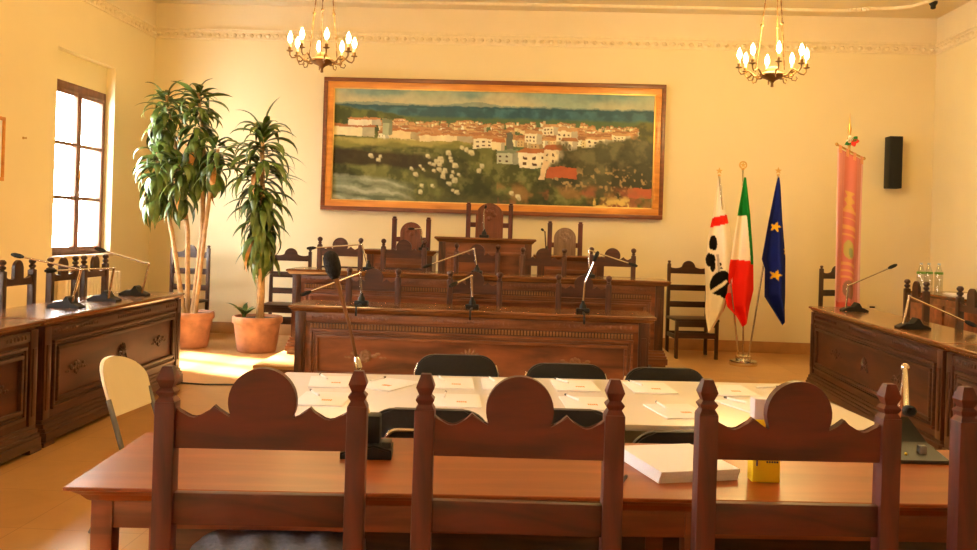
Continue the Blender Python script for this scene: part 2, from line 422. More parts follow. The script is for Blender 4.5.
    sl = sm(V-.74-.25*U+.06*(n1-.5), 0, .05)*sm(.27-U, 0, .08)
    st = np.sin((V0*60-U0*26+fbm(h, w, 21, 9, 6)*12))*fbm(h, w, 23, 20)
    put(sl, s2l((138,138,98))); put(sl*sm(st, .05, .45), s2l((190,182,138)), .75); put(sl*sm(-st, .2, .5), s2l((80,86,54)), .7)
    B = [(.12, .595), (.145, .63), (.15, .60), (.25, .70), (.262, .75), (.278, .68), (.288, .71), (.283, .85), (.28, .90), (.565, .90), (.585, .93), (.42, .52), (.435, .54), (.405, .50), (.468, .66), (.46, .70)]
    for k in range(24): B.append((.352+rng.normal(0, .028), .70+rng.normal(0, .085)))
    for cu, cv in B:
        r = rng.uniform(.006, .011); d = np.maximum(abs(U-cu), abs(V-cv)*.41)*.5+np.hypot(U-cu, (V-cv)*.41)*.55+.006*(n3-.5)
        put(sm(r-d, 0, .003), s2l((222,202,142)), .9); put(sm(r*.75-np.hypot(U-cu-.004, (V-cv-.014)*.41), 0, .004), s2l((178,158,106)), .8)
    img *= (.9+.2*(n3-.5)+.35*(n4-.5)+.06)[..., None]
    return np.clip(img*np.array([.97, 1.18, 1.75]), 0, .9)
def paint_grid(name, fn, nx, nz, sx, sz, parent, mat):
    xs = np.linspace(-sx/2, sx/2, nx+1); zs = np.linspace(sz/2, -sz/2, nz+1)
    X, Z = np.meshgrid(xs, zs); V = np.stack([X, np.zeros_like(X), Z], -1).reshape(-1, 3)
    i = np.arange(nz)[:, None]*(nx+1)+np.arange(nx)[None]
    F = np.stack([i, i+nx+1, i+nx+2, i+1], -1).reshape(-1, 4)
    me = bpy.data.meshes.new(name); me.from_pydata(V.tolist(), [], F.tolist())
    col = fn(nz+1, nx+1).reshape(-1, 3)
    a = me.color_attributes.new('paint', 'FLOAT_COLOR', 'POINT')
    a.data.foreach_set('color', np.concatenate([col, np.ones((len(col), 1))], 1).astype(np.float32).ravel())
    me.materials.append(mat)
    o = bpy.data.objects.new(name, me); C.objects.link(o); o.parent = parent
    return o
PW, PH = 4.54, 1.775
pt = empty('framed_painting', (-.545, 11.93, 2.595), 0, 'wide landscape painting of a town by the sea in an orange wooden frame', 'painting')
def frame_mb(w, h, t, y0, y1, bev):
    m = MB()
    for (a, b, c, d) in ((-w/2, w/2, h/2-t, h/2), (-w/2, w/2, -h/2, -h/2+t), (-w/2, -w/2+t, -h/2+t, h/2-t), (w/2-t, w/2, -h/2+t, h/2-t)):
        m.box(a, b, y0, y1, c, d, bev)
    return m
frame_mb(PW, PH, .055, -.03, .07, .008).build('outer_frame', PDARK, pt)
frame_mb(PW-.10, PH-.10, .085, -.018, .06, .006).build('inner_frame', PFRAME, pt)
frame_mb(PW-.26, PH-.26, .018, -.012, .05, .003).build('gilt_slip', GILT, pt)
c = paint_grid('canvas', paint_town, 520, 190, PW-.28, PH-.28, pt, PAINTM); c.location = (0, .012, 0)
MB().box(-PW/2+.1, PW/2-.1, .03, .06, -PH/2+.1, PH/2-.1).build('backing_board', PDARK, pt)

# small picture at the left edge, wall fittings
lp = empty('framed_picture', (XL+.02, 8.2, 2.14), PI/2, 'thin wooden picture frame on the window wall, cut by the photo edge', 'picture')
frame_mb(.66, .62, .035, -.02, .019, .005).build('frame', PFRAME, lp)
MB().box(-.3, .3, -.004, .015, -.28, .28).build('print', PAPER, lp)
o = MB().lathe([(.014, 0), (.014, .004), (.006, .008), (.006, .03), (.012, .034), (.0, .04)], n=10).build('wall_hook', BRASS, None, (XL, 8.9, 2.287), (0, PI/2, 0))
tag(o, 'small round hook on the wall between thin picture frame and window', 'hook')
sk = empty('wall_socket', (4.49, YB, .65), 0, 'small electric socket low on the back wall below the loudspeaker', 'socket')
MB().box(-.06, .06, -.012, 0, -.035, .035, .004).build('plate', CREAM, sk)
MB().box(-.035, .035, -.015, -.011, -.012, .012, .002).build('outlet', BLACK, sk)

# loudspeaker
sp = empty('column_speaker', (4.655, 11.86, 2.535), 0, 'slim black loudspeaker mounted high on the back wall', 'loudspeaker')
MB().box(-.085, .085, -.08, .09, -.335, .335, .012).build('cabinet', BLACK, sp)
MB().box(-.075, .075, -.088, -.078, -.32, .32, .004).build('grille', plain('speaker cloth', (.008,.008,.008), .9, noise=.4, nscale=200), sp)
MB().box(-.03, .03, .085, .14, -.05, .05, .004).build('bracket', STEEL, sp)

# radiator under the window
rd = empty('radiator', (XL+.10, 10.2, 0), PI/2, 'cream column radiator under the window behind dark carved chairs', 'radiator')
m = MB()
for k in range(17):
    x = -.64+k*.08
    m.box(x-.028, x+.028, -.06, .04, .14, .86, .018)
m.build('column', RADI, rd)
for z in (.8, .2): MB().tube([(-.66, -.01, z), (.66, -.01, z)], .022).build('pipe', RADI, rd)
for x in (-.5, .44): MB().box(x, x+.06, -.03, .03, 0, .16).build('foot', RADI, rd)

# ------------------------------------------------------------------ chandeliers
def make_chandelier(loc, rz, label):
    KR = .93
    t = empty('chandelier', loc, rz, label, 'chandelier', 'lit brass chandeliers')
    MB().lathe([(0, -.10), (.014, -.095), (.012, -.06), (.022, -.045), (.04, -.03), (.10, -.005), (.125, .02), (.11, .035), (.07, .05), (.06, .075), (.03, .10), (.0, .105)], n=24).build('bowl', BRONZE, t)
    arms = MB()
    for k in range(8):
        a = 2*PI*k/8+.2; ca, sa = math.cos(a), math.sin(a)
        p = [(.10, .02), (.14, .0), (.185, .005), (.215, .035), (.245, .055), (.285, .03), (.315, .025), (.335, .05), (.338, .085)]
        am = MB(); am.tube([(r*ca, r*sa, z) for r, z in p], [.012, .010, .009, .009, .008, .008, .008, .008, .009], 7)
        am.tube([(r*ca, r*sa, z) for r, z in ((.185, .005), (.20, -.03), (.235, -.035), (.25, -.01), (.235, .005))], .006, 6)
        am.lathe([(.008, .08), (.034, .088), (.036, .094), (.016, .10), (.018, .125), (.013, .13)], (.338*ca, .338*sa, 0), 12)
        for v in am.bm.verts: v.co.x *= KR; v.co.y *= KR
        ar = am.build('arm', BRONZE, t)
        MB().lathe([(.012, .128), (.012, .165), (.010, .168)], (.338*KR*ca, .338*KR*sa, 0), 10).build('candle_sleeve', CANDLE, ar)
        MB().lathe([(.009, .168), (.021, .195), (.024, .215), (.018, .245), (.006, .272), (.001, .282)], (.338*KR*ca, .338*KR*sa, 0), 12).build('bulb', BULB, ar)
    top = ZC-loc[2]
    for k in range(3):
        a = 2*PI*k/3+.5
        b = (.16*math.cos(a), .16*math.sin(a), .05); e = (.045*math.cos(a), .045*math.sin(a), top-.22)
        ch = MB(); n = 26
        for i in range(n):
            f = (i+.5)/n; p = Vector(b).lerp(Vector(e), f); d = (Vector(e)-Vector(b))/n*.62
            ch.tube([p-d, p+d], .007 if i % 2 else .0045, 5)
        p = Vector(b).lerp(Vector(e), .42); ch.sphere(p, .016, 8)
        ch.build('chain', BRONZE, t)
    MB().lathe([(.05, top-.22), (.05, top-.20), (.02, top-.16), (.012, top-.10), (.03, top-.06), (.07, top-.025), (.075, top)], n=16).build('ceiling_rose', BRONZE, t)
    return t
ch1 = make_chandelier((-2.107, 8.8, 3.10), .15, 'lit brass chandelier hanging before the corner of the painting nearer the plants')
dup(ch1, (2.283, 8.8, 3.06), .5, 'lit brass chandelier hanging between painting and loudspeaker, above the flags')
for x, y, z, en in ((-2.107, 8.8, 3.5, 62), (2.283, 8.8, 3.46, 170), (-2.1, 4.3, 3.3, 26), (2.28, 4.3, 3.3, 85)):  # last two: unseen fill lamps without fixtures, added to light the front
    l = bpy.data.lights.new('chandelier and fill glow', 'POINT'); l.energy = en; l.color = (1, .70, .26); l.shadow_soft_size = .3
    o = bpy.data.objects.new('chandelier_and_fill_glow', l); C.objects.link(o); o.location = (x, y, z)

# ------------------------------------------------------------------ chairs
def circ(cx, cz, r, a0, a1, n):
    return [(cx+r*math.cos(a0+(a1-a0)*i/n), cz+r*math.sin(a0+(a1-a0)*i/n)) for i in range(n+1)]
def carved_chair(loc, rz, label, group, W=.52, H=1.045, finial='facet', crest='disc', mats=(CX_, CZ_), fill=False, scale=None):
    """high-backed carved chair; local +y is the way it faces, back in the plane y=0"""
    mx, mz = mats
    t = empty('carved_chair', loc, rz, label, 'chair', group)
    if scale: t.scale = scale
    hp = .0250
    for sgn in (-1, 1):
        x = sgn*(W/2-hp)
        p = MB().box(x-hp, x+hp, -hp, hp, 0, H, .004).build('back_post', mz, t)
        f = MB()
        if finial == 'facet':
            f.lathe([(.0235, H), (.0165, H+.012), (.0225, H+.022), (.0225, H+.025), (.0145, H+.034), (.0225, H+.054), (.0215, H+.058), (.0125, H+.084), (.0115, H+.086)], (x, 0, 0), square=True)
        elif finial == 'ball':
            f.lathe([(.026, H), (.026, H+.006), (.013, H+.014), (.022, H+.024), (.013, H+.034), (.019, H+.042), (.029, H+.060), (.026, H+.078), (.012, H+.09), (.0, H+.092)], (x, 0, 0), 14)
        else:
            f.lathe([(.026, H), (.014, H+.008), (.027, H+.022), (.027, H+.034), (.014, H+.044), (.028, H+.060), (.028, H+.074), (.016, H+.088), (.0, H+.09)], (x, 0, 0), 14)
        f.build('finial', mz, p)
        MB().box(x-.022, x+.022, .40, .444, 0, .43, .004).build('front_leg', mz, t)
        MB().box(x-.012, x+.012, hp, .40, .16, .195, .003).build('side_stretcher', mx, t)
    xi = W/2-2*hp+.004
    zt, zb = H-.012, H-.115
    cz = H+.003; R = .084
    pts = [(-xi, zb), (xi, zb)]
    if crest == 'disc':
        zc = zt-.03; dz = math.asin((zc-cz)/R)
        right = [(xi, zt)] + [(xi-(xi-.118)*k/8, zt-.031*math.sin(PI*k/8)+.004*k/8) for k in range(1, 9)] + [(.088, zc+.008)]
        arc = circ(0, cz, R, dz, PI-dz, 26)
    else:
        zc = zt-.045; Rw = .062
        right = [(xi, zt-.02)] + [(xi-(xi-.1)*k/8, zt-.02-.03*math.sin(PI*k/8*.6)) for k in range(1, 9)]
        arc = [(Rw, zc-.01), (Rw, H+.02)] + circ(0, H+.02, Rw, .1, PI-.1, 16) + [(-Rw, H+.02), (-Rw, zc-.01)]
    left = [(-x, z) for x, z in right[::-1]]
    MB().prism(pts+right+arc+left, -.013, .013, .003).build('crest_rail', mx, t)
    zr = H-.305 if finial != 'turned' else .62
    MB().box(-xi, xi, -.012, .012, zr, zr+.080, .004).build('back_rail', mx, t)
    MB().box(-xi, xi, -.012, .012, H-.535, H-.47, .004).build('back_rail', mx, t)
    if fill:
        MB().box(-xi, xi, -.006, .006, H-.24, zb+.005).build('back_panel', mx, t)
    MB().box(-W/2-.005, W/2+.005, .02, .455, .43, .465, .008).build('seat', mx, t)
    MB().box(-xi, xi, .41, .435, .36, .43, .003).build('front_apron', mx, t)
    MB().box(-xi, xi, .412, .432, .22, .25, .003).build('front_stretcher', mx, t)
    return t
G1 = 'carved chairs at the front table'
fc = carved_chair((-.652, 2.215, 0), .085, 'carved chair at the wooden table with blue grey cloth on its seat', G1)
dup(fc, (-.013, 2.24, 0), .05, 'carved chair at the wooden table between foam microphone and paper stack')
dup(fc, (.695, 2.33, 0), .085, 'carved chair at the wooden table in front of the yellow carton')
dup(fc, (1.355, 2.37, 0), .085, 'carved chair at the wooden table cut off by the photo edge')
# blue cloth on the first seat
m = MB(); rings = []
for i in range(33):
    f = i/32; x = -.232+.464*f; ring = []
    for k in range(15):
        q = k/14; yy = .06+.37*q
        fold = .005*math.sin(f*30+q*6)+.005*math.sin(f*17-q*9)
        z = .012+.135*(min(1, q*2.2)*min(1, (1-q)*6))**.7*(.85+.15*math.sin(PI*f)**.5)+fold*math.sin(PI*q)
        ring.append(Vector((x, yy, .4655+max(z, 0))))
    ring += [Vector((x, .43, .4655)), Vector((x, .06, .4655))]
    rings.append(ring)
m.loops(rings)
o = m.build('seat_cloth', BLUEC, None, (-.652, 2.215, 0.0005), .085, 60)
tag(o, 'crumpled blue grey cloth lying on a carved chair seat at the wooden table', 'cloth')

G2 = 'carved chairs behind the second desk'
RX = wood('brown chair wood', (.030,.008,.004), (.095,.026,.011), 0, .45, .05); RZ = wood('brown chair wood upright', (.030,.008,.004), (.095,.026,.011), 2, .45, .05)
HA = 1.10
PF = .18
ra = carved_chair((-2.07, 9.75, PF), PI, 'carved chair behind the second desk, end place nearer the plants', G2, .50, HA, 'ball', mats=(RX, RZ))
for x, dz, lab in ((-1.37, 0, 'carved chair behind the second desk in front of the reddish throne'),
               (-.57, -.025, 'carved chair behind the second desk in front of the raised middle bench'),
               (.15, -.045, 'carved chair behind the second desk in front of the greyish throne'),
               (.89, -.02, 'carved chair behind the second desk, end place nearer the flags')):
    dup(ra, (x, 9.75, PF), PI+random.uniform(-.05, .05), lab, scale=(1, 1, 1+dz/1.2))
G3 = 'carved chairs behind the front desk'
rb = carved_chair((-1.415, 8.16, 0), PI, 'carved chair behind the front desk, the place nearer the plants', G3, .50, 1.03, 'ball', mats=(RX, RZ))
dup(rb, (-.49, 8.16, 0), PI+.02, 'carved chair behind the front desk, its middle place')
dup(rb, (.495, 8.16, 0), PI-.03, 'carved chair behind the front desk, the place nearer the flags')
G4 = 'carved chairs behind the left desk'
la = carved_chair((-3.96, 6.80, 0), -PI/2, 'dark carved chair behind the window-side desk, cut by the photo edge', G4, .46, 1.07, 'turned', 'arch', (DKX, DKZ))
dup(la, (-3.98, 7.52, 0), -PI/2, 'dark carved chair behind the window-side desk, between two like it')
dup(la, (-4.0, 8.12, 0), -PI/2, 'dark carved chair behind the window-side desk, closest to the plants')
G5 = 'carved chairs behind the right desk'
rc = dup(la, (3.56, 8.45, 0), PI/2, 'dark carved chair beside the sideboard, in front of the water bottles', G5)
dup(la, (3.52, 7.32, 0), PI/2, 'dark carved chair beside the sideboard, near the photo edge and papers', G5)

def ladder_chair(loc, rz, label, group):
    t = empty('slat_chair', loc, rz, label, 'chair', group)
    W, H, h = .54, 1.19, .02
    for sgn in (-1, 1):
        x = sgn*(W/2-h)
        p = MB().box(x-h, x+h, -h, h, 0, H-.04, .003).build('back_post', DKZ, t)
        MB().lathe([(.02, H-.04), (.012, H-.034), (.021, H-.02), (.018, H-.004), (.0, H)], (x, 0, 0), 12).build('finial', DKZ, p)
        MB().box(x-.02, x+.02, .40, .44, 0, .46, .003).build('front_leg', DKZ, t)
        MB().box(x-.012, x+.012, .02, .40, .24, .29, .003).build('side_stretcher', DKX, t)
    xi = W/2-2*h+.003
    out = [(-xi, H-.165), (xi, H-.165), (xi, H-.085)] + [(xi-(xi-.10)*k/6, H-.085-.012*math.sin(PI*k/6)) for k in range(1, 7)] + circ(0, H-.085, .085, .05, PI-.05, 16)
    out += [(-x, z) for x, z in [(xi-(xi-.10)*k/6, H-.085-.012*math.sin(PI*k/6)) for k in range(1, 7)][::-1]] + [(-xi, H-.085)]
    MB().prism(out, -.011, .011, .003).build('crest_rail', DKX, t)
    for z0, z1 in ((.81, .885), (.60, .675)): MB().box(-xi, xi, -.01, .01, z0, z1, .004).build('back_slat', DKX, t)
    MB().box(-W/2-.005, W/2+.005, -.015, .45, .46, .49, .008).build('seat', DKX, t)
    MB().box(-xi, xi, .405, .43, .39, .46, .003).build('front_apron', DKX, t)
    MB().box(-xi, xi, .41, .43, .25, .32, .003).build('front_stretcher', DKX, t)
    MB().box(-xi, xi, -.01, .01, .25, .30, .003).build('back_stretcher', DKX, t)
    return t
G6 = 'ladder-back chairs along the back wall'
lc = ladder_chair((2.02, 11.55, 0), PI+.12, 'dark ladder-back chair against the wall beside the white flag', G6)
dup(lc, (-4.42, 11.55, 0), PI-.1, 'dark ladder-back chair against the back wall behind the taller plant', G6)
dup(lc, (-3.08, 11.5, 0), PI, 'dark ladder-back chair against the back wall behind the smaller plant', G6)
dup(lc, (3.86, 11.5, 0), PI+.45, 'dark ladder-back chair against the back wall mostly hidden by the pink banner', G6)

def throne(loc, W, H, hw, ztop, label, stone, group=None):
    """chair behind the top bench: square posts, a round-topped back panel held by short rails; faces -y"""
    t = empty('throne_chair', loc, 0, label, 'chair', group)
    h = .028
    for sgn in (-1, 1):
        x = sgn*(W/2-h)
        p = MB().box(x-h, x+h, -h, h, 0, H, .004).build('back_post', CZ_, t)
        MB().lathe([(.03, H), (.031, H+.012), (.02, H+.018), (.024, H+.035), (.008, H+.042)], (x, 0, 0), square=True).build('finial', CZ_, p)
        MB().box(x-.025, x+.025, -.50, -.45, 0, .44, .004).build('front_leg', CZ_, t)
        MB().box(x-.03, x+.03, -.5, -.028, .64, .67, .008).build('armrest', CX_, t)
    out = [(-hw, .55), (hw, .55), (hw, ztop-hw)] + circ(0, ztop-hw, hw, .08, PI-.08, 20) + [(-hw, ztop-hw)]
    bp = MB().prism(out, -.018, .018, .005).build('back_panel', stone, t)
    m = MB()
    inn = circ(0, ztop-hw, hw*.78, 0, PI, 16) + [(-hw*.78, ztop-hw-.2), (hw*.78, ztop-hw-.2)]
    m.tube([(x, -.018, z) for x, z in inn+inn[:1]], .006, 6)
    for k in range(5):
        a = PI*(k+.5)/5; m.sphere((hw*.4*math.cos(a), -.018, ztop-hw+hw*.4*math.sin(a)), hw*.16, 8, 1, .4, 1)
    m.sphere((0, -.018, ztop-hw-.02), hw*.2, 8, 1, .4, 1)
    m.build('carving', stone, bp)
    for z in (ztop-hw*1.6, .62): 
        for sgn in (-1, 1):
            a, b = sorted((sgn*(hw-.01), sgn*(W/2-2*h+.004)))
            MB().box(a, b, -.012, .012, z-.03, z+.03, .003).build('side_rail', CX_, t)
    MB().box(-W/2, W/2, -.51, .02, .44, .48, .008).build('seat', CX_, t)
    return t
PF2 = .36
TH1 = wood('throne panel', (.10,.026,.010), (.2,.055,.02), 2, .4); TH2 = wood('worn throne panel', (.16,.095,.06), (.30,.19,.13), 2, .5)
throne((-.512, 11.15, PF2), .58, 1.44, .17, 1.475, 'tallest throne-like chair behind the raised middle bench, under the painting', TH1)
throne((-1.475, 11.1, PF2), .48, 1.235, .135, 1.21, 'throne-like chair with reddish round back behind a low wing desk', TH1, 'side throne chairs')
throne((.425, 11.1, PF2), .43, 1.235, .135, 1.20, 'throne-like chair with greyish round back behind a low wing desk', TH2, 'side throne chairs')

# ------------------------------------------------------------------ platforms
def slab_thing(name, x0, x1, y0, y1, z0, z1, label):
    t = empty(name, ((x0+x1)/2, y0, z0), 0, label, 'platform')
    cx = (x0+x1)/2
    MB().box(x0-cx, x1-cx, 0, y1-y0, z1-z0-.03, z1-z0, .004).build('deck', PLAT, t)
    MB().box(x0-cx+.03, x1-cx-.03, .03, y1-y0, 0, z1-z0-.03).build('riser', DX, t)
    return t
slab_thing('stage_platform', -2.53, 1.60, 8.22, 11.42, 0, PF, 'low wooden platform carrying the second desk')
slab_thing('upper_platform', -2.0, .95, 10.12, 11.40, PF, PF2, 'second wooden step carrying the top bench and thrones')

# ------------------------------------------------------------------ desks
def ornament(m, x, z, y, s, kind=0):
    if kind == 0:   # palmette
        for k in range(7):
            a = PI*(k+.5)/7
            M = Matrix.Rotation(-(a-PI/2), 4, 'Y')
            m.sphere((x+math.cos(a)*s*.55, y, z+math.sin(a)*s*.55), s*.5, 8, .25, .22, .9, M)
        m.sphere((x, y, z), s*.28, 8, 1, .5, 1)
        for sg in (-1, 1):
            m.tube([(x+sg*s*(.4+.6*q), y, z-s*.35+s*.3*math.sin(q*PI*1.3)) for q in (0, .2, .4, .6, .8, 1)], s*.07, 5)
    else:           # rosette with leaf scrolls
        for k in range(8):
            a = 2*PI*k/8
            m.sphere((x+math.cos(a)*s*.4, y, z+math.sin(a)*s*.4), s*.24, 7, 1, .4, 1)
        m.sphere((x, y, z), s*.25, 8, 1, .6, 1)
        for sg in (-1, 1):
            for q in range(4):
                m.sphere((x+sg*s*(.85+.35*q), y, z+s*.25*math.sin(q*1.9)), s*(.26-.04*q), 7, 1.3, .35, .7)
def make_desk(loc, rz, w, d, h, label, orn, group=None, dent=True, foot=.03, over=.05, name='council_desk', top=DTOP, eo=1., PANEL=PANEL, DX=DX, ORN=None):
    """front in the plane y=0 looking to -y, desk body runs to y=d"""
    t = empty(name, loc, rz, label, 'desk', group)
    x0, x1 = -w/2, w/2
    MB().slab(x0-over, x1+over, -over, d, [(.012, h), (0, h-.006), (0, h-.020), (.012, h-.026), (.02, h-.038), (.034, h-.052), (.045, h-.056)][::-1]).build('desk_top', top, t, ang=12)
    ht = h-.055
    fp = MB().box(x0, x1, 0, .035, foot, ht).build('front_panel', PANEL, t)
    MB().box(x0, x0+.035, .035, d-.03, foot, ht).build('side_panel', PANEL, t); MB().box(x1-.035, x1, .035, d-.03, foot, ht).build('side_panel', PANEL, t)
    b = MB()
    for o, z0, z1 in ((.05, foot, foot+.06), (.04, foot+.06, foot+.085), (.028, foot+.085, foot+.115), (.016, foot+.115, foot+.14)):
        b.box(x0-o*eo, x1+o*eo, -o, d*.5, z0, z1, .005)
    b.build('base_moulding', DX, t)
    for x in (x0+.04, x1-.04):
        for y in (-.02, d*.42): MB().box(x-.07, x+.07, y-.025, y+.05, 0, foot).build('foot', DX, t)
    # corner pilasters, frieze, dentils, moulded panel frame
    for x in (x0, x1-.085):
        MB().box(x, x+.085, -.018, 0, foot+.14, ht, .004).box(x+.02, x+.065, -.026, -.018, foot+.2, ht-.12, .004).build('pilaster', WZ, t)
    fr = MB(); n = int(w/.045)
    fr.box(x0+.085, x1-.085, -.012, 0, ht-.075, ht-.012, .003)
    for k in range(n):
        x = x0+.12+(w-.24)*(k+.5)/n
        if (k//8) % 3 != 2: fr.sphere((x, -.012, ht-.042), .016, 6, .7, .5, 1)
    fr.build('carved_frieze', DX, t)
    px0, px1, pz0, pz1 = x0+.125, x1-.125, foot+.19, ht-(.14 if dent else .10)
    pf = MB()
    for o, tck, yy in ((0, .022, -.022), (.026, .012, -.014), (.046, .026, -.026)):
        a, bb, c, e = px0+o, px1-o, pz0+o, pz1-o
        pf.box(a, bb, yy, 0, e-tck, e, .004).box(a, bb, yy, 0, c, c+tck, .004).box(a, a+tck, yy, 0, c+tck, e-tck, .004).box(bb-tck, bb, yy, 0, c+tck, e-tck, .004)
    pf.build('panel_frame', DX, fp)
    if dent:
        dm = MB(); n = int((px1-px0)/.026)
        for k in range(n):
            x = px0+(px1-px0)*(k+.5)/n
            dm.box(x-.008, x+.008, -.03, -.004, pz1+.010, pz1+.046)
        dm.build('dentil_band', DENT, fp)
        MB().box(px0, px1, -.008, 0, pz1+.004, pz1+.052).build('dentil_ground', WX, fp)
    zc = (pz0+pz1)/2
    for x, s, k in orn:
        om = MB(); ornament(om, x, zc, -.006, s, k); om.build('carved_ornament', ORN or DENT, fp)
    return t
make_desk((-.465, 7.36, 0), 0, 2.90, .52, .835, 'wide carved front desk with three clipped microphones, behind the white table', ((0, .095, 0), (-.86, .085, 1), (.86, .085, 1)), over=.055)
make_desk((-.525, 9.06, PF), 0, 3.75, .50, .865, 'widest carved desk on the low platform, behind the front desk', ((0, .09, 0), (-1.1, .08, 1), (1.1, .08, 1)), over=.06)
def place_between(p0, p1):
    a = math.atan2(p1[1]-p0[1], p1[0]-p0[0]); L = math.hypot(p1[0]-p0[0], p1[1]-p0[1])
    return ((p0[0]+p1[0])/2, (p0[1]+p1[1])/2, 0), a, L
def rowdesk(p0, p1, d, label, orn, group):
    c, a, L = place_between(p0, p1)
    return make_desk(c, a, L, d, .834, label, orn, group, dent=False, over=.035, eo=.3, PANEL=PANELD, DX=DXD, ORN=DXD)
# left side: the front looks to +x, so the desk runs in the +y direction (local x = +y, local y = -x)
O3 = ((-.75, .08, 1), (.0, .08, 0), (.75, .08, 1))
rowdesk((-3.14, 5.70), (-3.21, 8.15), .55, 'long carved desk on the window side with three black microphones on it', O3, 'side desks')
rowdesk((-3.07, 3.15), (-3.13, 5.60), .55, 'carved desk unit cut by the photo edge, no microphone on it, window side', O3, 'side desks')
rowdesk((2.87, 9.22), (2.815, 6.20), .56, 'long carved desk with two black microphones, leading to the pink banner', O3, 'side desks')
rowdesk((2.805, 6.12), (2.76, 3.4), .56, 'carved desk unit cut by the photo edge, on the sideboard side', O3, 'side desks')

# top bench: raised middle and two lower wings
def bench(loc, w, d, h, label, group=None):
    t = empty('bench_desk', loc, 0, label, 'desk', group)
    MB().slab(-w/2-.05, w/2+.05, -.05, d, [(.045, h-.06), (.034, h-.05), (.02, h-.035), (0, h-.02), (0, h-.005), (.01, h)]).build('desk_top', DTOP, t, ang=12)
    fp = MB().box(-w/2, w/2, 0, .035, 0, h-.058).build('front_panel', PANEL, t)
    MB().box(-w/2, -w/2+.035, .035, d-.03, 0, h-.058).build('side_panel', PANEL, t); MB().box(w/2-.035, w/2, .035, d-.03, 0, h-.058).build('side_panel', PANEL, t)
    MB().box(-w/2-.03, w/2+.03, -.03, .05, 0, .10, .006).build('base_moulding', DX, t)
    m = frame_mb(w-.2, h-.36, .04, -.02, .0, .004)
    for v in m.bm.verts: v.co.z += h/2+.02
    m.build('panel_frame', DX, fp)
    for x in (-w/2, w/2-.08): MB().box(x, x+.08, -.016, 0, .1, h-.058, .004).build('pilaster', WZ, t)
    om = MB(); ornament(om, 0, h/2+.02, -.006, .08, 0); om.build('carved_ornament', DENT, fp)
    return t
bench((-.515, 10.33, PF2), 1.07, .44, 1.05, 'raised middle bench of the top tier under the painting')
bench((-1.50, 10.33, PF2), .76, .44, .88, 'lower wing desk in front of the reddish throne', 'wing desks of the top tier')
bench((.47, 10.33, PF2), .76, .44, .875, 'lower wing desk in front of the greyish throne', 'wing desks of the top tier')

# sideboard by the right wall with bottles and papers
sb = empty('sideboard', (4.36, 8.75, 0), 0, 'dark wooden sideboard along the wall, carrying water bottles and papers', 'sideboard')
MB().slab(-.03, .70, -1.98, 1.83, [(.03, .915), (0, .94), (0, .955), (.006, .96)]).build('sideboard_top', DTOP, sb, ang=12)
MB().box(0, .67, -1.94, 1.80, .12, .915, .004).build('body', PANEL, sb)
for k in range(4):
    y = -1.93+k*.935
    dd = MB().box(-.02, 0, y+.03, y+.905, .16, .85, .006).build('door', PANEL, sb)
    MB().sphere((-.035, y+.12, .5), .018, 8).build('knob', BRASS, dd)
for x in (.03, .58):
    for y in (-1.9, 1.68): MB().box(x, x+.08, y, y+.08, 0, .12).build('leg', WZ, sb)
def bottle(loc, label):
    t = empty('water_bottle', loc, 0, label, 'bottle', 'water bottles on the sideboard')
    MB().lathe([(.038, 0), (.044, .008), (.044, .06), (.041, .07), (.044, .08), (.044, .20), (.040, .225), (.022, .275), (.015, .29), (.015, .305)], n=18).build('bottle_body', PET, t)
    MB().lathe([(.0448, .20), (.0455, .203), (.0455, .222), (.0425, .226)], n=18).build('paper_label', LABELG, t)
    MB().lathe([(.0165, .303), (.0165, .322), (.014, .325)], n=14).build('cap', CAPW, t)
    return t
bt = bottle((4.375, 10.28, .9605), 'green-labelled water bottle on the sideboard, first from the banner')
dup(bt, (4.472, 10.31, .9605), 0, 'green-labelled water bottle on the sideboard, middle of three')
dup(bt, (4.57, 10.28, .9605), 0, 'green-labelled water bottle on the sideboard, farthest from the banner')
for i, (x, y, rz, n, lab) in enumerate(((4.56, 9.1, .2, 8, 'thicker pile of white papers on the sideboard near the photo edge'), (4.6, 9.75, -.2, 3, 'thin pile of white papers on the sideboard next to the water bottles'))):
    m = MB()
    for k in range(n): m.box(-.15, .15, -.21, .21, k*.006, k*.006+.005, 0, Matrix.Rotation(random.uniform(-.08, .08), 4, 'Z'))
    tag(m.build('paper_pile', PAPER, None, (x, y, .9605), rz), lab, 'papers')

# ------------------------------------------------------------------ microphones
def boom_mic(base, pts, label, group, rz=0, clip=False, kind='clamp', head_r=.017):
    """pts are world points of the boom after the base: ... , last = tip of the capsule"""
    t = empty('desk_microphone', base, 0, label, 'microphone', group)
    B = Vector(base); P = [Vector(p)-B for p in pts]
    R = Matrix.Rotation(rz, 4, 'Z')
    if kind == 'clamp':
        bs = MB().box(-.055, .055, -.04, .05, 0, .035, .008, R)
        bs.lathe([(.03, .03), (.028, .06), (.016, .075), (.012, .1)], n=14).build('base', BLACK, t)
        if clip: MB().box(-.008, .008, -.014-clip, -.004-clip, -.075, .012, .003).box(-.008, .008, -.008-clip, -.03, .001, .012, .003).build('edge_clip', BLACK, t)
    else:
        bs = MB()
        out = [(-.12, 0), (.115, 0), (.12, .012), (.07, .035), (.055, .03), (.035, .075), (.015, .085), (-.015, .04), (-.06, .045), (-.125, .012)]
        bs.prism(out, -.055, .055, .004, M=R); bs.build('base', BLACK, t)
    st = MB(); st.tube([P[0], P[1]], .009, 10)
    st.sphere(P[1], .012, 10); st.build('stem', CHROME, t)
    tip = P[-1]; d = (tip-P[-2]).normalized(); hb = tip-d*.085
    bm_ = MB(); bm_.tube(P[1:-1]+[hb], .0075, 8); bm_.build('boom', CHROME, t)
    hd = MB(); hd.tube([hb-d*.012, hb, hb+d*.02, hb+d*.06, tip], [.007, .011, head_r, head_r, head_r*.55], 12); hd.build('capsule', FOAM, t)
    return t
GM = 'microphones on the front desk'
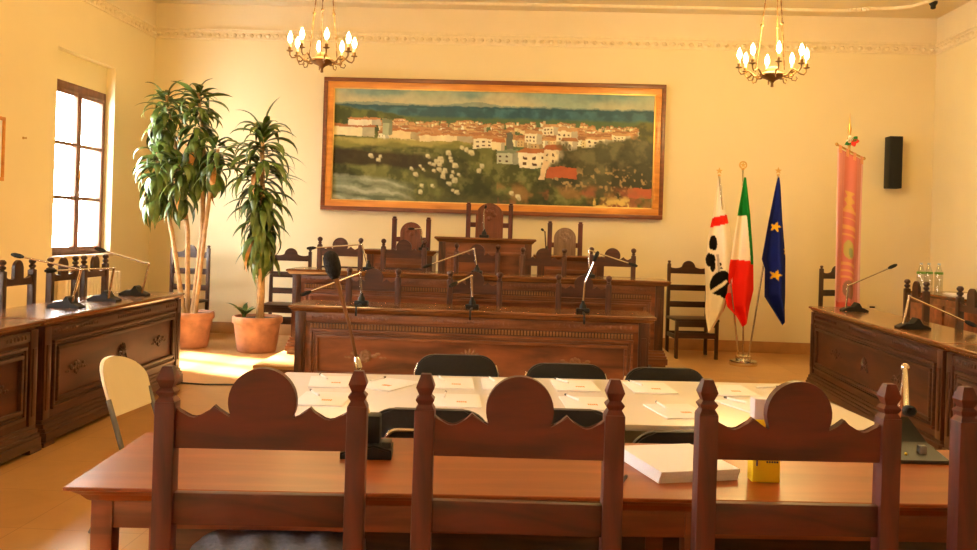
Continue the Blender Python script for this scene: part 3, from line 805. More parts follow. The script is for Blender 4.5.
boom_mic((-1.402, 7.52, .836), [(-1.402, 7.52, .90), (-1.415, 7.5, 1.105), (-1.90, 7.43, .905)], 'clipped microphone on the front desk, boom dipping down toward the plants', GM, clip=.222)
boom_mic((-.468, 7.52, .836), [(-.468, 7.52, .90), (-.48, 7.5, 1.11), (-.645, 7.3, 1.03)], 'clipped microphone in the middle of the front desk, short low boom', GM, clip=.222)
boom_mic((.455, 7.52, .836), [(.455, 7.52, .90), (.465, 7.5, 1.092), (.565, 7.48, 1.35)], 'clipped microphone on the front desk with steeply raised boom', GM, clip=.222)
GN = 'microphones on the second desk'
boom_mic((-1.655, 9.2, 1.046), [(-1.665, 9.2, 1.10), (-1.729, 9.2, 1.311), (-2.29, 9.15, 1.253)], 'microphone on the second desk with a level boom', GN)
boom_mic((-.535, 9.2, 1.046), [(-.536, 9.2, 1.10), (-.572, 9.2, 1.301), (-1.08, 9.12, 1.10)], 'microphone on the middle of the second desk, boom slanting down', GN)
boom_mic((.612, 9.2, 1.046), [(.608, 9.2, 1.10), (.60, 9.2, 1.328), (1.09, 9.15, 1.18)], 'microphone on the second desk, boom slanting down toward the flags', GN)
GP = 'microphones on the top bench'
boom_mic((-1.24, 10.45, 1.2405), [(-1.25, 10.45, 1.29), (-1.28, 10.42, 1.49), (-1.395, 10.25, 1.487)], 'small microphone in front of the reddish throne', GP, head_r=.014)
boom_mic((-.537, 10.45, 1.4105), [(-.54, 10.45, 1.46), (-.546, 10.42, 1.69), (-.51, 10.15, 1.775)], 'small upright microphone in front of the tallest throne', GP, head_r=.014)
boom_mic((.19, 10.45, 1.2355), [(.187, 10.45, 1.29), (.168, 10.42, 1.50), (.125, 10.2, 1.53)], 'small microphone with dark tip beside the greyish throne', GP, head_r=.014)
GL = 'microphones on the left desk'
boom_mic((-3.375, 6.44, .8345), [(-3.33, 6.42, .86), (-3.255, 6.40, 1.117), (-3.76, 6.37, 1.213)], 'wedge microphone on the window-side desk, farthest from the plants', GL, .25, kind='wedge')
boom_mic((-3.40, 7.08, .8345), [(-3.34, 7.02, .86), (-3.27, 6.95, 1.105), (-3.80, 6.9, 1.068)], 'wedge microphone on the window-side desk, middle of three, boom almost level', GL, .25, kind='wedge')
boom_mic((-3.44, 7.72, .8345), [(-3.35, 7.66, .86), (-3.26, 7.58, 1.12), (-3.70, 7.5, 1.24)], 'wedge microphone on the window-side desk, closest to the plants', GL, .25, kind='wedge')
GR = 'microphones on the right desk'
boom_mic((3.10, 8.72, .8345), [(3.02, 8.72, .86), (3.035, 8.72, 1.075), (3.50, 8.76, 1.29)], 'wedge microphone near the banner, boom rising toward the loudspeaker', GR, -.15, kind='wedge')
boom_mic((2.99, 7.14, .8345), [(2.915, 7.14, .86), (2.953, 7.14, 1.083), (3.46, 7.12, .872)], 'wedge microphone in front of the sideboard, boom slanting down to the photo edge', GR, -.15, kind='wedge')
boom_mic((3.09, 5.95, .8345), [(2.93, 5.95, .86), (2.975, 5.95, 1.06), (3.4, 6.0, 1.2)], 'microphone with chrome stem cut by the photo edge, on the end desk unit', GR, -.15, kind='wedge')

# ------------------------------------------------------------------ front table
FR = .085
ft = empty('wooden_table', (-1.245, 2.385, 0), FR, 'long polished wooden table with paper stack and yellow carton', 'table')
TL, TD, TZ = 3.5, .665, .76
MB().slab(0, TL, 0, TD, [(.052, TZ-.05), (.046, TZ-.045), (.034, TZ-.03), (.016, TZ-.016), (0, TZ-.01), (0, TZ-.002), (.003, TZ)]).build('table_top', FTOP, ft, ang=12)
for a in ((.06, TL-.06, .06, .085), (.06, TL-.06, TD-.085, TD-.06), (.06, .085, .085, TD-.085), (TL-.085, TL-.06, .085, TD-.085)):
    MB().box(*a, TZ-.128, TZ-.048, .003).build('apron', FBODY, ft)
for x in (.055, TL*.5-.03, TL-.115):
    for y in (.055, TD-.115): MB().box(x, x+.06, y, y+.06, 0, TZ-.048, .004).build('leg', FBODY, ft)
MB().box(.115, TL-.115, TD-.11, TD-.088, .06, TZ-.128, .003).build('modesty_panel', WX, ft)
# gooseneck microphone, left
gm = empty('gooseneck_microphone', (-.505, 2.86, TZ+.0005), FR, 'black gooseneck microphone with foam windscreen on the wooden table', 'microphone', 'front table microphones')
b = MB(); b.prism([(-.075, 0), (.085, 0), (.085, .03), (.03, .045), (-.075, .02)], -.06, .06, .006)
b.box(-.01, .045, -.02, .05, .04, .13, .008).build('base', BLACK, gm)
MB().box(.052, .082, -.03, .03, .03, .05, .004).build('button', GREYB, gm)
MB().tube([(.01, .03, .1), (-.02, .03, .20), (-.032, .03, .27)], [.008, .007, .006], 10).tube([(-.032, .03, .27), (-.034, .03, .275), (-.04, .03, .30), (-.044, .03, .31)], [.006, .013, .011, .006], 12).build('collar', CHROME, gm)
MB().tube([(-.042, .03, .305), (-.07, .03, .42), (-.105, .03, .53), (-.117, .03, .565)], [.006, .0058, .0075, .010], 10).build('gooseneck', plain('bronze tube', (.20,.10,.05), .35, .8), gm)
MB().tube([(-.116, .03, .56), (-.119, .03, .570), (-.124, .03, .588), (-.13, .03, .61), (-.136, .03, .632), (-.139, .03, .645), (-.14, .03, .65)], [.012, .018, .026, .027, .025, .016, .004], 16).build('windscreen', FOAM, gm)
# wedge microphone, right
wm = empty('conference_microphone', (1.325, 3.14, TZ+.0005), FR, 'dark wedge conference microphone with chrome arm on the wooden table', 'microphone', 'front table microphones')
b = MB(); 
b.loops([[Vector((-.085, -.085, 0)), Vector((.085, -.085, 0)), Vector((.075, .085, 0)), Vector((-.075, .085, 0))], [Vector((-.085, -.085, .012)), Vector((.085, -.085, .012)), Vector((.06, .02, .05)), Vector((-.06, .02, .05))], [Vector((-.07, .02, .05)), Vector((.045, .02, .05)), Vector((.02, .075, .125)), Vector((-.065, .075, .125))]])
b.build('base', GREYB, wm)
MB().box(.0, .026, -.05, -.028, .02, .052, .003).build('button', STEEL, wm)
MB().sphere((-.05, -.055, .026), .005, 8).build('indicator_light', YELLOW, wm)
MB().tube([(-.030, .05, .08), (-.023, .02, .305)], .008, 10).sphere((-.023, .02, .305), .015, 12).build('stem', CHROME, wm)
MB().tube([(-.023, .02, .305), (-.10, -.14, .25), (-.142, -.225, .215), (-.147, -.245, .207)], [.008, .009, .010, .010], 10).build('arm', CHROME, wm)
MB().tube([(-.142, -.232, .2045), (-.145, -.240, .206), (-.158, -.285, .213), (-.161, -.294, .214)], [.012, .017, .017, .012], 16).build('capsule', FOAM, wm)
# ream of paper, pen, yellow carton
ps = empty('paper_stack', (.475, 2.875, TZ+.0005), .30, 'thick stack of white paper on the wooden table', 'papers')
m = MB()
for k in range(14): m.box(-.13, .13, -.165, .165, k*.0022, k*.0022+.002, 0, Matrix.Translation((.0007*k, random.uniform(-.0015, .0015), 0)) @ Matrix.Rotation(random.uniform(-.006, .006), 4, 'Z'))
m.build('sheets', PAPERS, ps)
MB().box(-.12, .139, -.165, .165, .0309, .0325, 0).build('top_sheet', PAPER, ps)
def pen(loc, rz, label, group, tip=INK, body=PAPER):
    t = empty('pen', loc, rz, label, 'pen', group)
    MB().tube([(-.065, 0, .005), (.05, 0, .005)], .0048, 8).build('barrel', body, t)
    MB().tube([(.05, 0, .005), (.068, 0, .005), (.072, 0, .005)], [.0055, .0052, .003], 8).build('cap', tip, t)
    return t
pn = pen((.292, 2.66, TZ+.0005), 1.3, 'short dark pen on the wooden table against the paper stack', None, INK, INK)
yc = empty('juice_carton', (.728, 2.765, TZ+.0005), .06, 'tall yellow carton with a pale top on the wooden table', 'carton')
MB().box(-.042, .042, -.025, .025, 0, .188, .003).build('carton_body', YELLOW, yc)
MB().box(-.0405, .0405, -.0235, .0235, .1885, .250, .003).build('carton_top', LILAC, yc)
m = MB()
for k in range(5): m.lathe([(.0032, 0), (.0032, .001)], (0, 0, 0), 8, Matrix.Translation((.002+.0075*k, -.0252, .062)) @ Matrix.Rotation(PI/2, 4, 'X'))
m.build('printed_mark', INK, yc)
MB().tube([(-.03, -.0275, .05), (-.028, -.0275, .16)], .0025, 6).build('straw', plain('dark blue straw', (.05,.04,.12), .4), yc)

# ------------------------------------------------------------------ white meeting table, pads, pens
WR = .093
wt = empty('meeting_table', (.13, 4.12, 0), WR, 'long white meeting table set with paper pads, in front of the carved front desk', 'table')
MB().box(-1.31, 1.31, -.545, .545, .712, .74, .011).build('table_top', WHITE, wt)
MB().box(-1.2, 1.2, -.45, -.43, .63, .712, .003).build('apron', BEIGE, wt); MB().box(-1.2, 1.2, .43, .45, .63, .712, .003).build('apron', BEIGE, wt)
for x in (-1.17, 1.17):
    for y in (-.42, .42): MB().tube([(x, y, 0), (x, y, .712)], .025, 12).build('leg', BEIGE, wt)
pads = [('far', -.93, 4.28, .1, 'far row, outermost on the plant side'), ('far', -.66, 4.27, -.5, 'far row, turned askew'), ('far', -.36, 4.37, 0, 'far row, third from the plant side'),
        ('far', -.11, 4.40, 0, 'far row, fourth from the plant side'), ('far', .24, 4.435, 0, 'far row, third from the flag side'), ('far', .61, 4.46, 0, 'far row, second from the flag side'),
        ('far', 1.0, 4.48, .0, 'far row, outermost on the flag side'), ('near', -.87, 3.85, -.05, 'near row, outermost on the plant side'), ('near', -.30, 3.93, 0, 'near row, second from the plant side'),
        ('near', -.055, 3.95, 0, 'near row, third from the plant side'), ('near', .27, 3.985, 0, 'near row, third from the flag side'), ('near', .655, 3.89, .12, 'near row, behind the paper stack'),
        ('near', 1.02, 4.08, .3, 'near row, outermost on the flag side')]
pad0 = pen0 = None
for row, x, y, rz, lab in pads:
    loc = (x, y, .7405); lb = 'paper pad with orange print, ' + lab + ' of the white table'
    if pad0 is None:
        pad0 = empty('paper_pad', loc, WR+rz, lb, 'notepad', 'pads on the white table')
        MB().box(-.105, .105, -.148, .148, 0, .006, .001).build('sheets', PAPER, pad0)
        q = MB(); 
        for k in range(5): q.box(.0+.009*k, .006+.009*k, -.045-.012*abs(math.sin(k*1.7+.6)), -.025, .0061, .0066)
        q.build('printed_mark', ORANGE, pad0)
    else: dup(pad0, loc, WR+rz, lb)
    pl = (x-.06, y+.09, .7475); plb = 'thin pen on a paper pad, ' + lab + ' of the table'
    a = WR+rz+1.75+random.uniform(-.3, .3)
    if pen0 is None: pen0 = pen(pl, a, plb, 'pens on the pads')
    else: dup(pen0, pl, a, plb)
dup(pen0, (1.22, 4.61, .7405), .4, 'loose pen lying alone on the white table, toward the flags')

# black stacking chairs
def stack_chair(loc, rz, label, group, H=.80):
    t = empty('stacking_chair', loc, rz, label, 'chair', group)
    W = .225
    def rr(w, z0, z1, r):
        o = [(-w+.02, z0), (w-.02, z0), (w, z0+.02)] + circ(w-r, z1-r, r, 0, PI/2, 8) + circ(-w+r, z1-r, r, PI/2, PI, 8) + [(-w, z0+.02)]
        return o
    MB().prism(rr(W, .50, H, .10), -.018, .018, .008).build('backrest', VINYL, t)
    for sg in (-1, 1): MB().tube([(sg*(W+.004), -.004, 0), (sg*(W+.004), -.004, .70), (sg*(W-.012), -.006, H-.055)], .009, 8).build('back_leg', CHROME, t)
    u = [(-.15, .53)] + circ(-.11, H-.115, .04, PI, PI/2, 6) + circ(.11, H-.115, .04, PI/2, 0, 6) + [(.15, .53)]
    MB().tube([(x, -.030, z) for x, z in u], .010, 8).build('grip_loop', CHROME, t)
    MB().box(-W+.02, W-.02, .03, .42, .43, .475, .016).build('seat', VINYL, t)
    for sg in (-1, 1): MB().tube([(sg*W, 0, .42), (sg*W, .40, .42), (sg*W, .42, .40), (sg*W, .43, 0)], .011, 8).build('front_leg', CHROME, t)
    return t
GB = 'black stacking chairs at the white table'
bc = stack_chair((-.385, 4.97, 0), PI+WR, 'black stacking chair beyond the white table, first from the plants', GB)
dup(bc, (.22, 4.98, 0), PI+WR, 'black stacking chair beyond the white table, middle of three', scale=(1, 1, .965))
dup(bc, (.765, 5.02, 0), PI+WR, 'black stacking chair beyond the white table, closest to the flags', scale=(1, 1, .955))
dup(bc, (-.365, 3.42, 0), WR-.04, 'black stacking chair between the tables, beside the gooseneck microphone', scale=(1.05, 1, 1.005))
dup(bc, (.13, 3.46, 0), WR, 'black stacking chair between the tables, behind the middle round chair crest', scale=(1, 1, 1.02))
dup(bc, (.61, 3.40, 0), WR+.1, 'black stacking chair between the tables, behind the paper stack', scale=(1, 1, .955))

# cream plastic chair
pc = empty('plastic_chair', (-2.0, 4.40, 0), -PI/2-.05, 'cream plastic chair with grey metal frame at the end of the white table', 'chair')
m = MB(); rings = []
out = [(-.19, .545), (.19, .545), (.205, .62), (.21, .68)] + [(.21*math.cos(q*PI/18), .68+.125*math.sin(q*PI/18)) for q in range(1, 18)] + [(-.21, .68), (-.205, .62)]
m.prism(out, -.009, .009, .004)
for v in m.bm.verts: v.co.y += 1.3*v.co.x*v.co.x-.32*(v.co.z-.55)
m.build('backrest', CREAM, pc)
m = MB(); m.box(-.19, .19, .10, .46, .385, .405, .010)
m.build('seat', CREAM, pc)
for sg in (-1, 1):
    MB().tube([(sg*.20, .028, .63), (sg*.205, .11, .385), (sg*.21, .115, .33), (sg*.22, -.03, 0)], .013, 8).build('back_leg', STEEL, pc)
    MB().tube([(sg*.19, .11, .372), (sg*.20, .38, .372), (sg*.21, .41, .36), (sg*.22, .44, 0)], .012, 8).build('front_leg', STEEL, pc)

# ------------------------------------------------------------------ flags
fb = empty('flag_base', (2.557, 10.77, 0), 0, 'round chrome base holding the three flag poles', 'flag stand')
MB().lathe([(.16, 0), (.165, .012), (.16, .05), (.15, .058), (.06, .062), (.05, .09), (.0, .092)], n=32).build('disc', CHROME, fb)
MB().lathe([(.085, .062), (.09, .07), (.09, .11), (.08, .115)], n=24).build('collar', CHROME, fb)
def lerp_tab(tab, t):
    for (a, *va), (b, *vb) in zip(tab, tab[1:]):
        if t <= b:
            f = (t-a)/(b-a) if b > a else 0
            return [p+(q-p)*f for p, q in zip(va, vb)]
    return list(tab[-1][1:])
def seg_star(u, v, cx, cy, r, rot=0):
    a = np.arctan2(v-cy, u-cx)+rot; d = np.hypot(u-cx, v-cy)
    k = np.abs(((a/(2*PI)*5) % 1)-.5)*2     # 1 at tips
    return d < r*(.40+.60*k**1.6)
def flag(name, base, top, zoff, tab, cfn, folds, label, cat, fin, NX=60, NT=150, ph=0):
    """tab: rows of (t, z, xleft, xright) in metres of the hanging cloth"""
    t = empty(name, base, 0, label, cat, 'flags on the chrome stand')
    B = Vector(base); T = Vector(top)-B
    MB().tube([(0, 0, 0), T], .011, 10).build('pole', CHROME if fin != 'w' else CHROME, t)
    f = MB(); d = T.normalized()
    f.lathe([(.012, 0), (.02, .01), (.012, .022)], T, 12)
    if fin == 'ring':
        f.tube([(T.x+.04*math.cos(q*PI/12), T.y, T.z+.062+.04*math.sin(q*PI/12)) for q in range(25)], .009, 6)
    r5 = .034 if fin == 'ring' else .042
    f.prism([(T.x+(r5 if q % 2 == 0 else r5*.42)*math.cos(PI/2+q*PI/5), T.z+.062+(r5 if q % 2 == 0 else r5*.42)*math.sin(PI/2+q*PI/5)) for q in range(10)], T.y-.006, T.y+.006)
    f.build('finial', GILT, t)
    V = []; col = []
    for i in range(NT+1):
        tt = i/NT; z, xl, xr = lerp_tab(tab, tt); q = .05*(xr-xl); xl, xr = xl-q*1.6, xr+q
        for j in range(NX+1):
            s = j/NX
            amp = .045*min(1, (xr-xl)/.16)*(0.25+tt)
            yv = -.055-amp*(math.sin(s*folds*PI*2+ph+tt*1.2)+.4*math.sin(s*folds*5.1+ph*2))
            zz = z-.02*math.sin(s*folds*PI+ph)*tt
            V.append((xl+(xr-xl)*s-B.x, yv, zz-B.z)); 
    X = np.array([[v[0]+B.x, v[2]+B.z] for v in V])
    S = np.tile(np.linspace(0, 1, NX+1), NT+1); TT = np.repeat(np.linspace(0, 1, NT+1), NX+1)
    colr = cfn(S, TT, X[:, 0], X[:, 1])
    i = np.arange(NT)[:, None]*(NX+1)+np.arange(NX)[None]
    F = np.stack([i, i+NX+1, i+NX+2, i+1], -1).reshape(-1, 4)
    me = bpy.data.meshes.new('cloth'); me.from_pydata(V, [], F.tolist())
    a = me.color_attributes.new('paint', 'FLOAT_COLOR', 'POINT')
    a.data.foreach_set('color', np.concatenate([colr, np.ones((len(colr), 1))], 1).astype(np.float32).ravel())
    me.materials.append(FLAGM if cat == 'flag' else BANNM); me.shade_smooth()
    o = bpy.data.objects.new('cloth', me); C.objects.link(o); o.parent = t
    sm = o.modifiers.new('thickness', 'SOLIDIFY'); sm.thickness = .004
    return t
def mixc(n, base):
    return np.tile(np.asarray(base)[None], (n, 1))
GREEN, WHT, RED = s2l((22,120,48)), s2l((244,232,214)), s2l((226,40,24))
NAVY, GOLD, BLK = s2l((26,36,104)), s2l((244,186,40)), s2l((20,16,16))
def col_it(S, T, X, Z):
    c = mixc(len(S), WHT)
    c[(Z > 1.76)] = GREEN
    c[(Z < 1.24-.02*(S-.5))] = RED
    g = X > (2.53+(1.76-Z)*.115); c[g & (Z > 1.19)] = GREEN
    return c
def ell(X, Z, cx, cz, a, b, r=0):
    dx, dz = X-cx, Z-cz; u = dx*math.cos(r)+dz*math.sin(r); v = -dx*math.sin(r)+dz*math.cos(r)
    return (u/a)**2+(v/b)**2 < 1
def col_sa(S, T, X, Z):
    c = mixc(len(S), WHT)
    zz = Z-.28*(X-2.2)
    c[(zz < 1.745) & (zz > 1.635)] = RED
    # upper head in profile with a pale band
    h = ell(X, Z, 2.152, 1.42, .048, .105, .0) | ell(X, Z, 2.125, 1.235, .06, .085) | ell(X, Z, 2.16, 1.16, .03, .07)
    c[h] = BLK
    c[h & (abs(Z-1.325+.3*(X-2.15)) < .025)] = WHT
    c[ell(X, Z, 2.235, 1.185, .012, .016) | ell(X, Z, 2.245, 1.14, .014, .01)] = BLK
    c[(abs(X-(2.205-.1*(Z-1.3))) < .012) & (Z < 1.3) & (Z > 1.1)] = s2l((190,176,160))
    # lower head, tilted, with band
    g = ell(X, Z, 2.245, .965, .105, .15, -.35) | ell(X, Z, 2.285, .865, .06, .075)
    c[g] = BLK
    u = (X-2.235)*math.cos(.75)+(Z-.925)*math.sin(.75); v = -(X-2.235)*math.sin(.75)+(Z-.925)*math.cos(.75)
    c[(abs(v) < .018) & (abs(u) < .105)] = WHT
    e = (X > 2.355-.10*(1.2-Z)) & (Z < .95); c[e] = s2l((226,150,130))
    return c
def col_eu(S, T, X, Z):
    c = mixc(len(S), NAVY)
    for cx, cz, r in ((2.874, 1.642, .062), (2.893, 1.075, .066), (3.02, 1.36, .05)): c[seg_star(X, Z, cx, cz, r, -PI/2+.25)] = GOLD
    return c
tab_it = [(0, 2.215, 2.492, 2.512), (.24, 1.77, 2.432, 2.570), (.5, 1.27, 2.374, 2.618), (.72, .88, 2.310, 2.632), (.82, .70, 2.345, 2.60), (.9, .60, 2.445, 2.59), (1, .475, 2.52, 2.575)]
flag('tricolour_flag', (2.556, 10.77, .075), (2.486, 10.77, 2.30), 0, tab_it, col_it, 1.5, 'green, white and red flag hanging from a chrome pole', 'flag', 'ring', ph=.6)
tab_sa = [(0, 2.205, 2.183, 2.199), (.25, 1.765, 2.15, 2.292), (.4, 1.49, 2.10, 2.355), (.58, 1.15, 2.085, 2.382), (.75, .87, 2.105, 2.375), (.88, .63, 2.10, 2.30), (1, .39, 2.13, 2.165)]
flag('four_heads_flag', (2.50, 10.745, .075), (2.188, 10.66, 2.215), 0, tab_sa, col_sa, 1.2, 'white flag with a red band and black heads', 'flag', 'g', ph=2.)
tab_eu = [(0, 2.225, 2.884, 2.9), (.06, 2.12, 2.862, 2.915), (.3, 1.72, 2.796, 2.947), (.55, 1.27, 2.735, 2.995), (.62, 1.16, 2.772, 3.0), (.8, .84, 2.776, 3.01), (.88, .72, 2.85, 3.015), (1, .51, 2.99, 3.018)]
flag('star_flag', (2.615, 10.775, .075), (2.90, 10.775, 2.245), 0, tab_eu, col_eu, 1.4, 'dark blue flag with gold stars', 'flag', 'g', ph=1.1)

# banner on a pole behind the right desk
bn = empty('banner', (3.60, 10.42, 0), 0, 'tall pink ceremonial banner hanging from a pole with a ribbon rosette', 'banner')
MB().lathe([(.19, 0), (.19, .02), (.06, .04), (.03, .09), (.022, .10)], n=24).build('stand', BRASS, bn)
MB().tube([(0, 0, .09), (-.01, 0, 2.60)], .014, 10).build('pole', BRASS, bn)
MB().lathe([(.014, 2.58), (.03, 2.60), (.016, 2.63), (.026, 2.66), (.012, 2.70), (.018, 2.73), (.022, 2.78), (.010, 2.84), (.0, 2.97)], (-.01, 0, 0), 12).build('spear_finial', BRASS, bn)
MB().tube([(-.185, -.12, 2.585), (.185, .08, 2.455)], .011, 8).sphere((-.19, -.123, 2.587), .02, 8).sphere((.19, .083, 2.453), .02, 8).build('crossbar', BRASS, bn)
m = MB(); m.mi = 0
def petal(m, c, a, L, w, tilt=.3):
    ca, sa = math.cos(a), math.sin(a)
    pts = [(-.1, 0), (.35, .5), (.7, .45), (1, 0), (.7, -.45), (.35, -.5)]
    m.loops([[Vector((c[0]+(u*L*ca-v*w*sa), c[1]+yy-.03*math.sin(u*3), c[2]+(u*L*sa+v*w*ca))) for u, v in pts] for yy in (-.008, .008)])
for mi, a, L in ((0, .75, .09), (0, 3.6, .08), (1, 1.9, .08), (1, 2.9, .06), (2, .1, .09), (2, -.9, .07)):
    m.mi = mi; petal(m, (0, -.03, 2.63), a, L, .05)
m.build('rosette', [plain('green ribbon', GREEN, .6), plain('white ribbon', WHT, .6), plain('red ribbon', RED, .6)], bn)
V = []; NX, NT = 40, 160
S = np.tile(np.linspace(0, 1, NX+1), NT+1); TT = np.repeat(np.linspace(0, 1, NT+1), NX+1)
for i in range(NT+1):
    for j in range(NX+1):
        s, t = j/NX, i/NT
        p = Vector((-.178, -.115, 2.575)).lerp(Vector((.178, .075, 2.46)), s)
        off = .016*math.sin(s*11+t*2)*(.3+t)
        V.append((p.x+off*.6+.005*t, p.y-off-.014, p.z-(1.93+.02*math.sin(s*9))*t-.03))
def col_banner(S, T):
    c = mixc(len(S), s2l((222,134,108)))
    st = .5+.5*np.sin(S*70); c = c*(1-.10*st[:, None])
    mid = (S > .30) & (S < .74)
    c[mid] = s2l((216,116,90))
    for a, b in ((.33, .35), (.375, .385), (.42, .45), (.47, .485), (.64, .66), (.685, .70), (.72, .735)):
        c[mid & (T > a) & (T < b)] = s2l((228,156,88))
    c[(((S-.52)/.17)**2+((T-.565)/.055)**2 < 1)] = s2l((196,170,84))
    c[(((S-.58)/.07)**2+((T-.58)/.03)**2 < 1)] = s2l((150,150,84))
    c[mid & (T > .22) & (T < .33) & (abs(S-.5) < .12+.05*np.sin(T*120))] = s2l((222,160,76))
    c[(((S-.56)/.2)**2+((T-.80)/.055)**2 < 1)] = s2l((150,104,72))
    c[(T > .88)] = s2l((204,84,66))
    c[(S < .05) | (S > .95)] = s2l((236,176,150))
    return c
i = np.arange(NT)[:, None]*(NX+1)+np.arange(NX)[None]
F = np.stack([i, i+NX+1, i+NX+2, i+1], -1).reshape(-1, 4)
me = bpy.data.meshes.new('banner_cloth'); me.from_pydata(V, [], F.tolist())
a = me.color_attributes.new('paint', 'FLOAT_COLOR', 'POINT'); cc = np.clip(col_banner(S, TT)*np.array([1.0, 1.2, 1.9]), 0, .95)
a.data.foreach_set('color', np.concatenate([cc, np.ones((len(cc), 1))], 1).astype(np.float32).ravel())
me.materials.append(BANNM); me.shade_smooth()
o = bpy.data.objects.new('banner_cloth', me); C.objects.link(o); o.parent = bn
s_ = o.modifiers.new('thickness', 'SOLIDIFY'); s_.thickness = .005
silk = plain('pale pink silk', s2l((236,170,130)), .6)
for k in range(4):
    m = MB(); f = .1+.27*k; p = Vector((-.185, -.12, 2.585)).lerp(Vector((.185, .08, 2.455)), f)
    m.loops([[p+Vector((dx, dx*.8+dy, dz)) for dx, dz in ((-.022, .012), (.022, .002), (.022, -.085), (-.022, -.075))] for dy in (-.026, -.018)])
    m.build('hanging_loop', silk, bn)

# ------------------------------------------------------------------ plants
def add_leaf(m, base, az, el, L, W, droop, rng):
    """arching strap leaf with a folded midrib"""
    n = 7; p = Vector(base); e = el; rows = []
    d0 = Vector((math.cos(az), math.sin(az), 0)); side = Vector((-math.sin(az), math.cos(az), 0))
    tw = rng.uniform(-.8, .8); az0 = az; bend = rng.uniform(-.35, .35)
    for i in range(n+1):
        f = i/n
        d = d0*math.cos(e)+Vector((0, 0, math.sin(e)))
        up = -d0*math.sin(e)+Vector((0, 0, math.cos(e)))
        sd = (side*math.cos(tw*f)+up*math.sin(tw*f)); nu = sd.cross(d)
        w = W*(.35+.65*math.sin(PI*min(1, .12+f*.75)))*(1-max(0, f-.55)/.45*.96) if f < 1 else W*.03
        rows.append([p+sd*w*.5, p-nu*w*.16, p-sd*w*.5])
        p = p+d*(L/n); e -= droop/n*(1+.6*f); az0 += bend/n
        d0 = Vector((math.cos(az0), math.sin(az0), 0)); side = Vector((-math.sin(az0), math.cos(az0), 0))
    vr = [[m.bm.verts.new(q) for q in r] for r in rows]
    for a, b in zip(vr, vr[1:]):
        for k in (0, 1):
            f = m.bm.faces.new((a[k], a[k+1], b[k+1], b[k])); f.material_index = m.mi
def crown(parent, tip, length, nl, rng, L=(.28, .44), W=(.065, .095), updown=(.9, -.7), wallx=None):
    m = MB()
    nl = int(nl*1.45)
    for i in range(nl):
        f = i/nl                                   # 0 at the tip, 1 low on the cane
        z = tip[2]-length*f+rng.uniform(-.02, .02)
        az = i*2.4+rng.uniform(-.8, .8)
        el = updown[0]+(updown[1]-updown[0])*f**.6+rng.uniform(-.45, .45)
        l = rng.uniform(*L)*(1 if f > .1 else .8)
        b = (tip[0]+rng.uniform(-.02, .02)+.02*math.cos(az), tip[1]+.02*math.sin(az), z)
        if b[1]+math.sin(az)*l > 11.9: l *= .6
        m.mi = 1 if (f > .6 and rng.random() < .05) else 0
        add_leaf(m, b, az, el, l, rng.uniform(*W), rng.uniform(.7, 2.3), rng)
    P = parent.location
    for v in m.bm.verts: v.co -= P
    return m.build('foliage', [LEAF, DRY], parent, ang=60)
def pot(parent, R, H):
    p = MB().lathe([(R*.74, 0), (R*.78, .01), (R*.93, H*.78), (R*.94, H*.80), (R*1.0, H*.82), (R*1.02, H*.86), (R*1.02, H*.96), (R*.99, H), (R*.90, H), (R*.88, H*.9), (.0, H*.89)], n=40).build('pot', TERRA, parent)
    m = MB(); m.lathe([(R*.86, H*.885), (R*.85, H*.93), (0, H*.945)], n=28); m.build('soil', SOIL, parent)
def cane(parent, pts, r0=.03, r1=.018):
    P = parent.location; n = 24; q = []
    for i in range(n+1):
        f = i/n*(len(pts)-1); k = min(int(f), len(pts)-2)
        q.append(Vector(pts[k]).lerp(Vector(pts[k+1]), f-k)-P)
    MB().tube(q, [(r0+(r1-r0)*i/n)*(1.10 if i % 3 == 0 else .98) for i in range(n+1)], 10).build('cane', BARK, parent)
rng = random.Random(11)
p1 = empty('potted_dracaena', (-4.03, 10.58, 0), 0, 'tall bushy dracaena with several canes in a terracotta pot, by the window corner', 'plant')
pot(p1, .275, .42)
cane(p1, [(-4.10, 10.56, .38), (-4.26, 10.55, 1.3), (-4.40, 10.50, 2.0), (-4.45, 10.48, 2.30)])
cane(p1, [(-4.08, 10.63, .38), (-4.12, 10.65, 1.4), (-4.30, 10.68, 2.3), (-4.46, 10.70, 3.0)])
cane(p1, [(-4.0, 10.58, .38), (-3.92, 10.60, 1.4), (-3.93, 10.60, 2.3), (-4.02, 10.6, 3.03)], .034)
cane(p1, [(-3.95, 10.53, .38), (-3.86, 10.52, 1.4), (-3.80, 10.5, 1.9), (-3.72, 10.48, 2.36)], .026)
crown(p1, (-4.46, 10.70, 3.02), .62, 60, rng)
crown(p1, (-4.02, 10.60, 3.06), 1.05, 96, rng)
crown(p1, (-4.44, 10.46, 2.32), .58, 64, rng, updown=(.8, -.9))
crown(p1, (-3.74, 10.48, 2.42), .42, 34, rng, L=(.26, .40))
crown(p1, (-4.16, 10.5, 2.25), .55, 40, rng, updown=(.5, -.9))
MB().tube([(-4.46+4.03, 10.48-10.58, 2.2), (-4.30+4.03, 10.5-10.58, 1.95), (-4.16+4.03, 10.5-10.58, 2.24)], .014, 8).build('cane', BARK, p1)
rng = random.Random(5)
p2 = empty('potted_dracaena', (-3.165, 10.42, 0), 0, 'single-stemmed dracaena in a terracotta pot, nearer the painting', 'plant')
pot(p2, .285, .41)
cane(p2, [(-3.14, 10.42, .37), (-3.13, 10.42, 1.2), (-3.16, 10.42, 2.0), (-3.18, 10.42, 2.58)], .045, .022)
crown(p2, (-3.18, 10.42, 2.60), .70, 62, rng, L=(.38, .58), updown=(1.25, -.1))
crown(p2, (-3.16, 10.42, 1.92), .78, 100, rng, L=(.34, .52), updown=(.25, -.9))
m = MB()
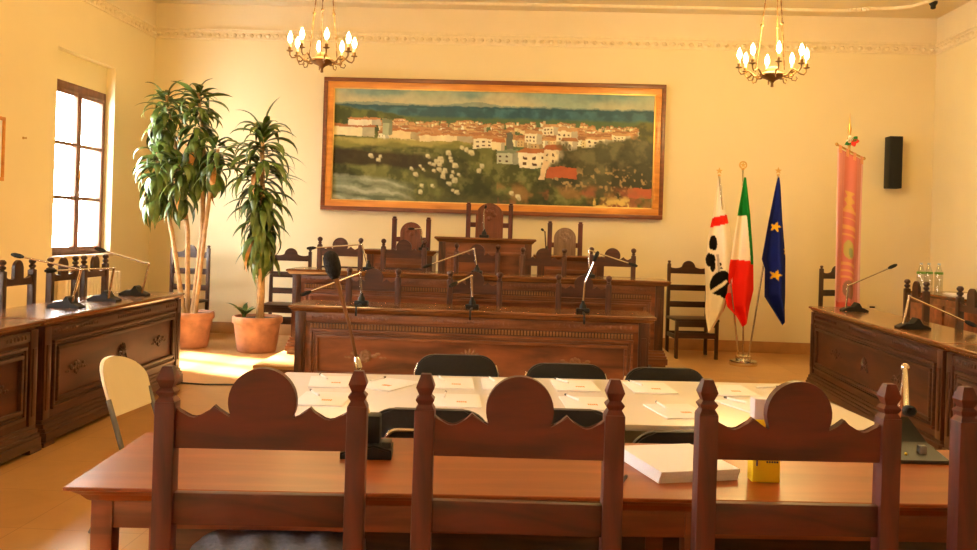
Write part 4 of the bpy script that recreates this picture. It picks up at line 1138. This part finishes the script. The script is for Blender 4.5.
for k in range(9): add_leaf(m, (-.14, -.06, .40), k*2.4, 1.1, rng.uniform(.16, .28), .06, .9, rng)
m.build('young_shoot', LEAF, p2)

# cable on the floor
o = MB().tube([(-3.7, 8.0, .008), (-3.2, 8.14, .008), (-2.93, 8.10, .008), (-2.62, 8.16, .008), (-2.3, 7.9, .008), (-1.95, 7.75, .008)], .008, 6).build('floor_cable', CABLE)
tag(o, 'thin dark cable lying on the sunlit floor beside the front desk', 'cable')

# ------------------------------------------------------------------ daylight
wd = bpy.data.worlds.new('daylight'); sc.world = wd; wd.use_nodes = True
bg = wd.node_tree.nodes['Background']; bg.inputs['Color'].default_value = (1, .98, .94, 1); bg.inputs['Strength'].default_value = 34.
l = bpy.data.lights.new('sun', 'SUN'); l.energy = 82; l.color = (1, .97, .90); l.angle = .08
o = bpy.data.objects.new('sun', l); C.objects.link(o)
o.rotation_euler = Vector((1, -.42, -.86)).to_track_quat('-Z', 'Y').to_euler()

# ------------------------------------------------------------------ camera
F_, R_, PSI = 900., .031, math.atan(42/900.)
cam = bpy.data.cameras.new('camera'); co = bpy.data.objects.new('camera', cam); C.objects.link(co)
fwd = Vector((-math.sin(PSI), math.cos(PSI), 0)); rt = Vector((math.cos(PSI), math.sin(PSI), 0)); up = Vector((0, 0, 1))
cx = rt*math.cos(R_)+up*math.sin(R_); cy = up*math.cos(R_)-rt*math.sin(R_)
M = Matrix((cx, cy, -fwd)).transposed().to_4x4(); M.translation = Vector((0, 0, 1.49))
co.matrix_world = M
cam.sensor_width = 36; cam.lens = 36*F_/977; cam.shift_y = -44/977.; cam.clip_start = .05
sc.camera = co
vs = sc.view_settings; sc.display_settings.display_device = 'sRGB'
vs.view_transform = 'Standard'; vs.look = 'None'; vs.gamma = 1; vs.use_curve_mapping = False; vs.exposure = 0.0
sc.cycles.max_bounces = 10; sc.cycles.diffuse_bounces = 6; sc.cycles.transparent_max_bounces = 12
sc.cycles.use_denoising = True; sc.cycles.sample_clamp_indirect = 8
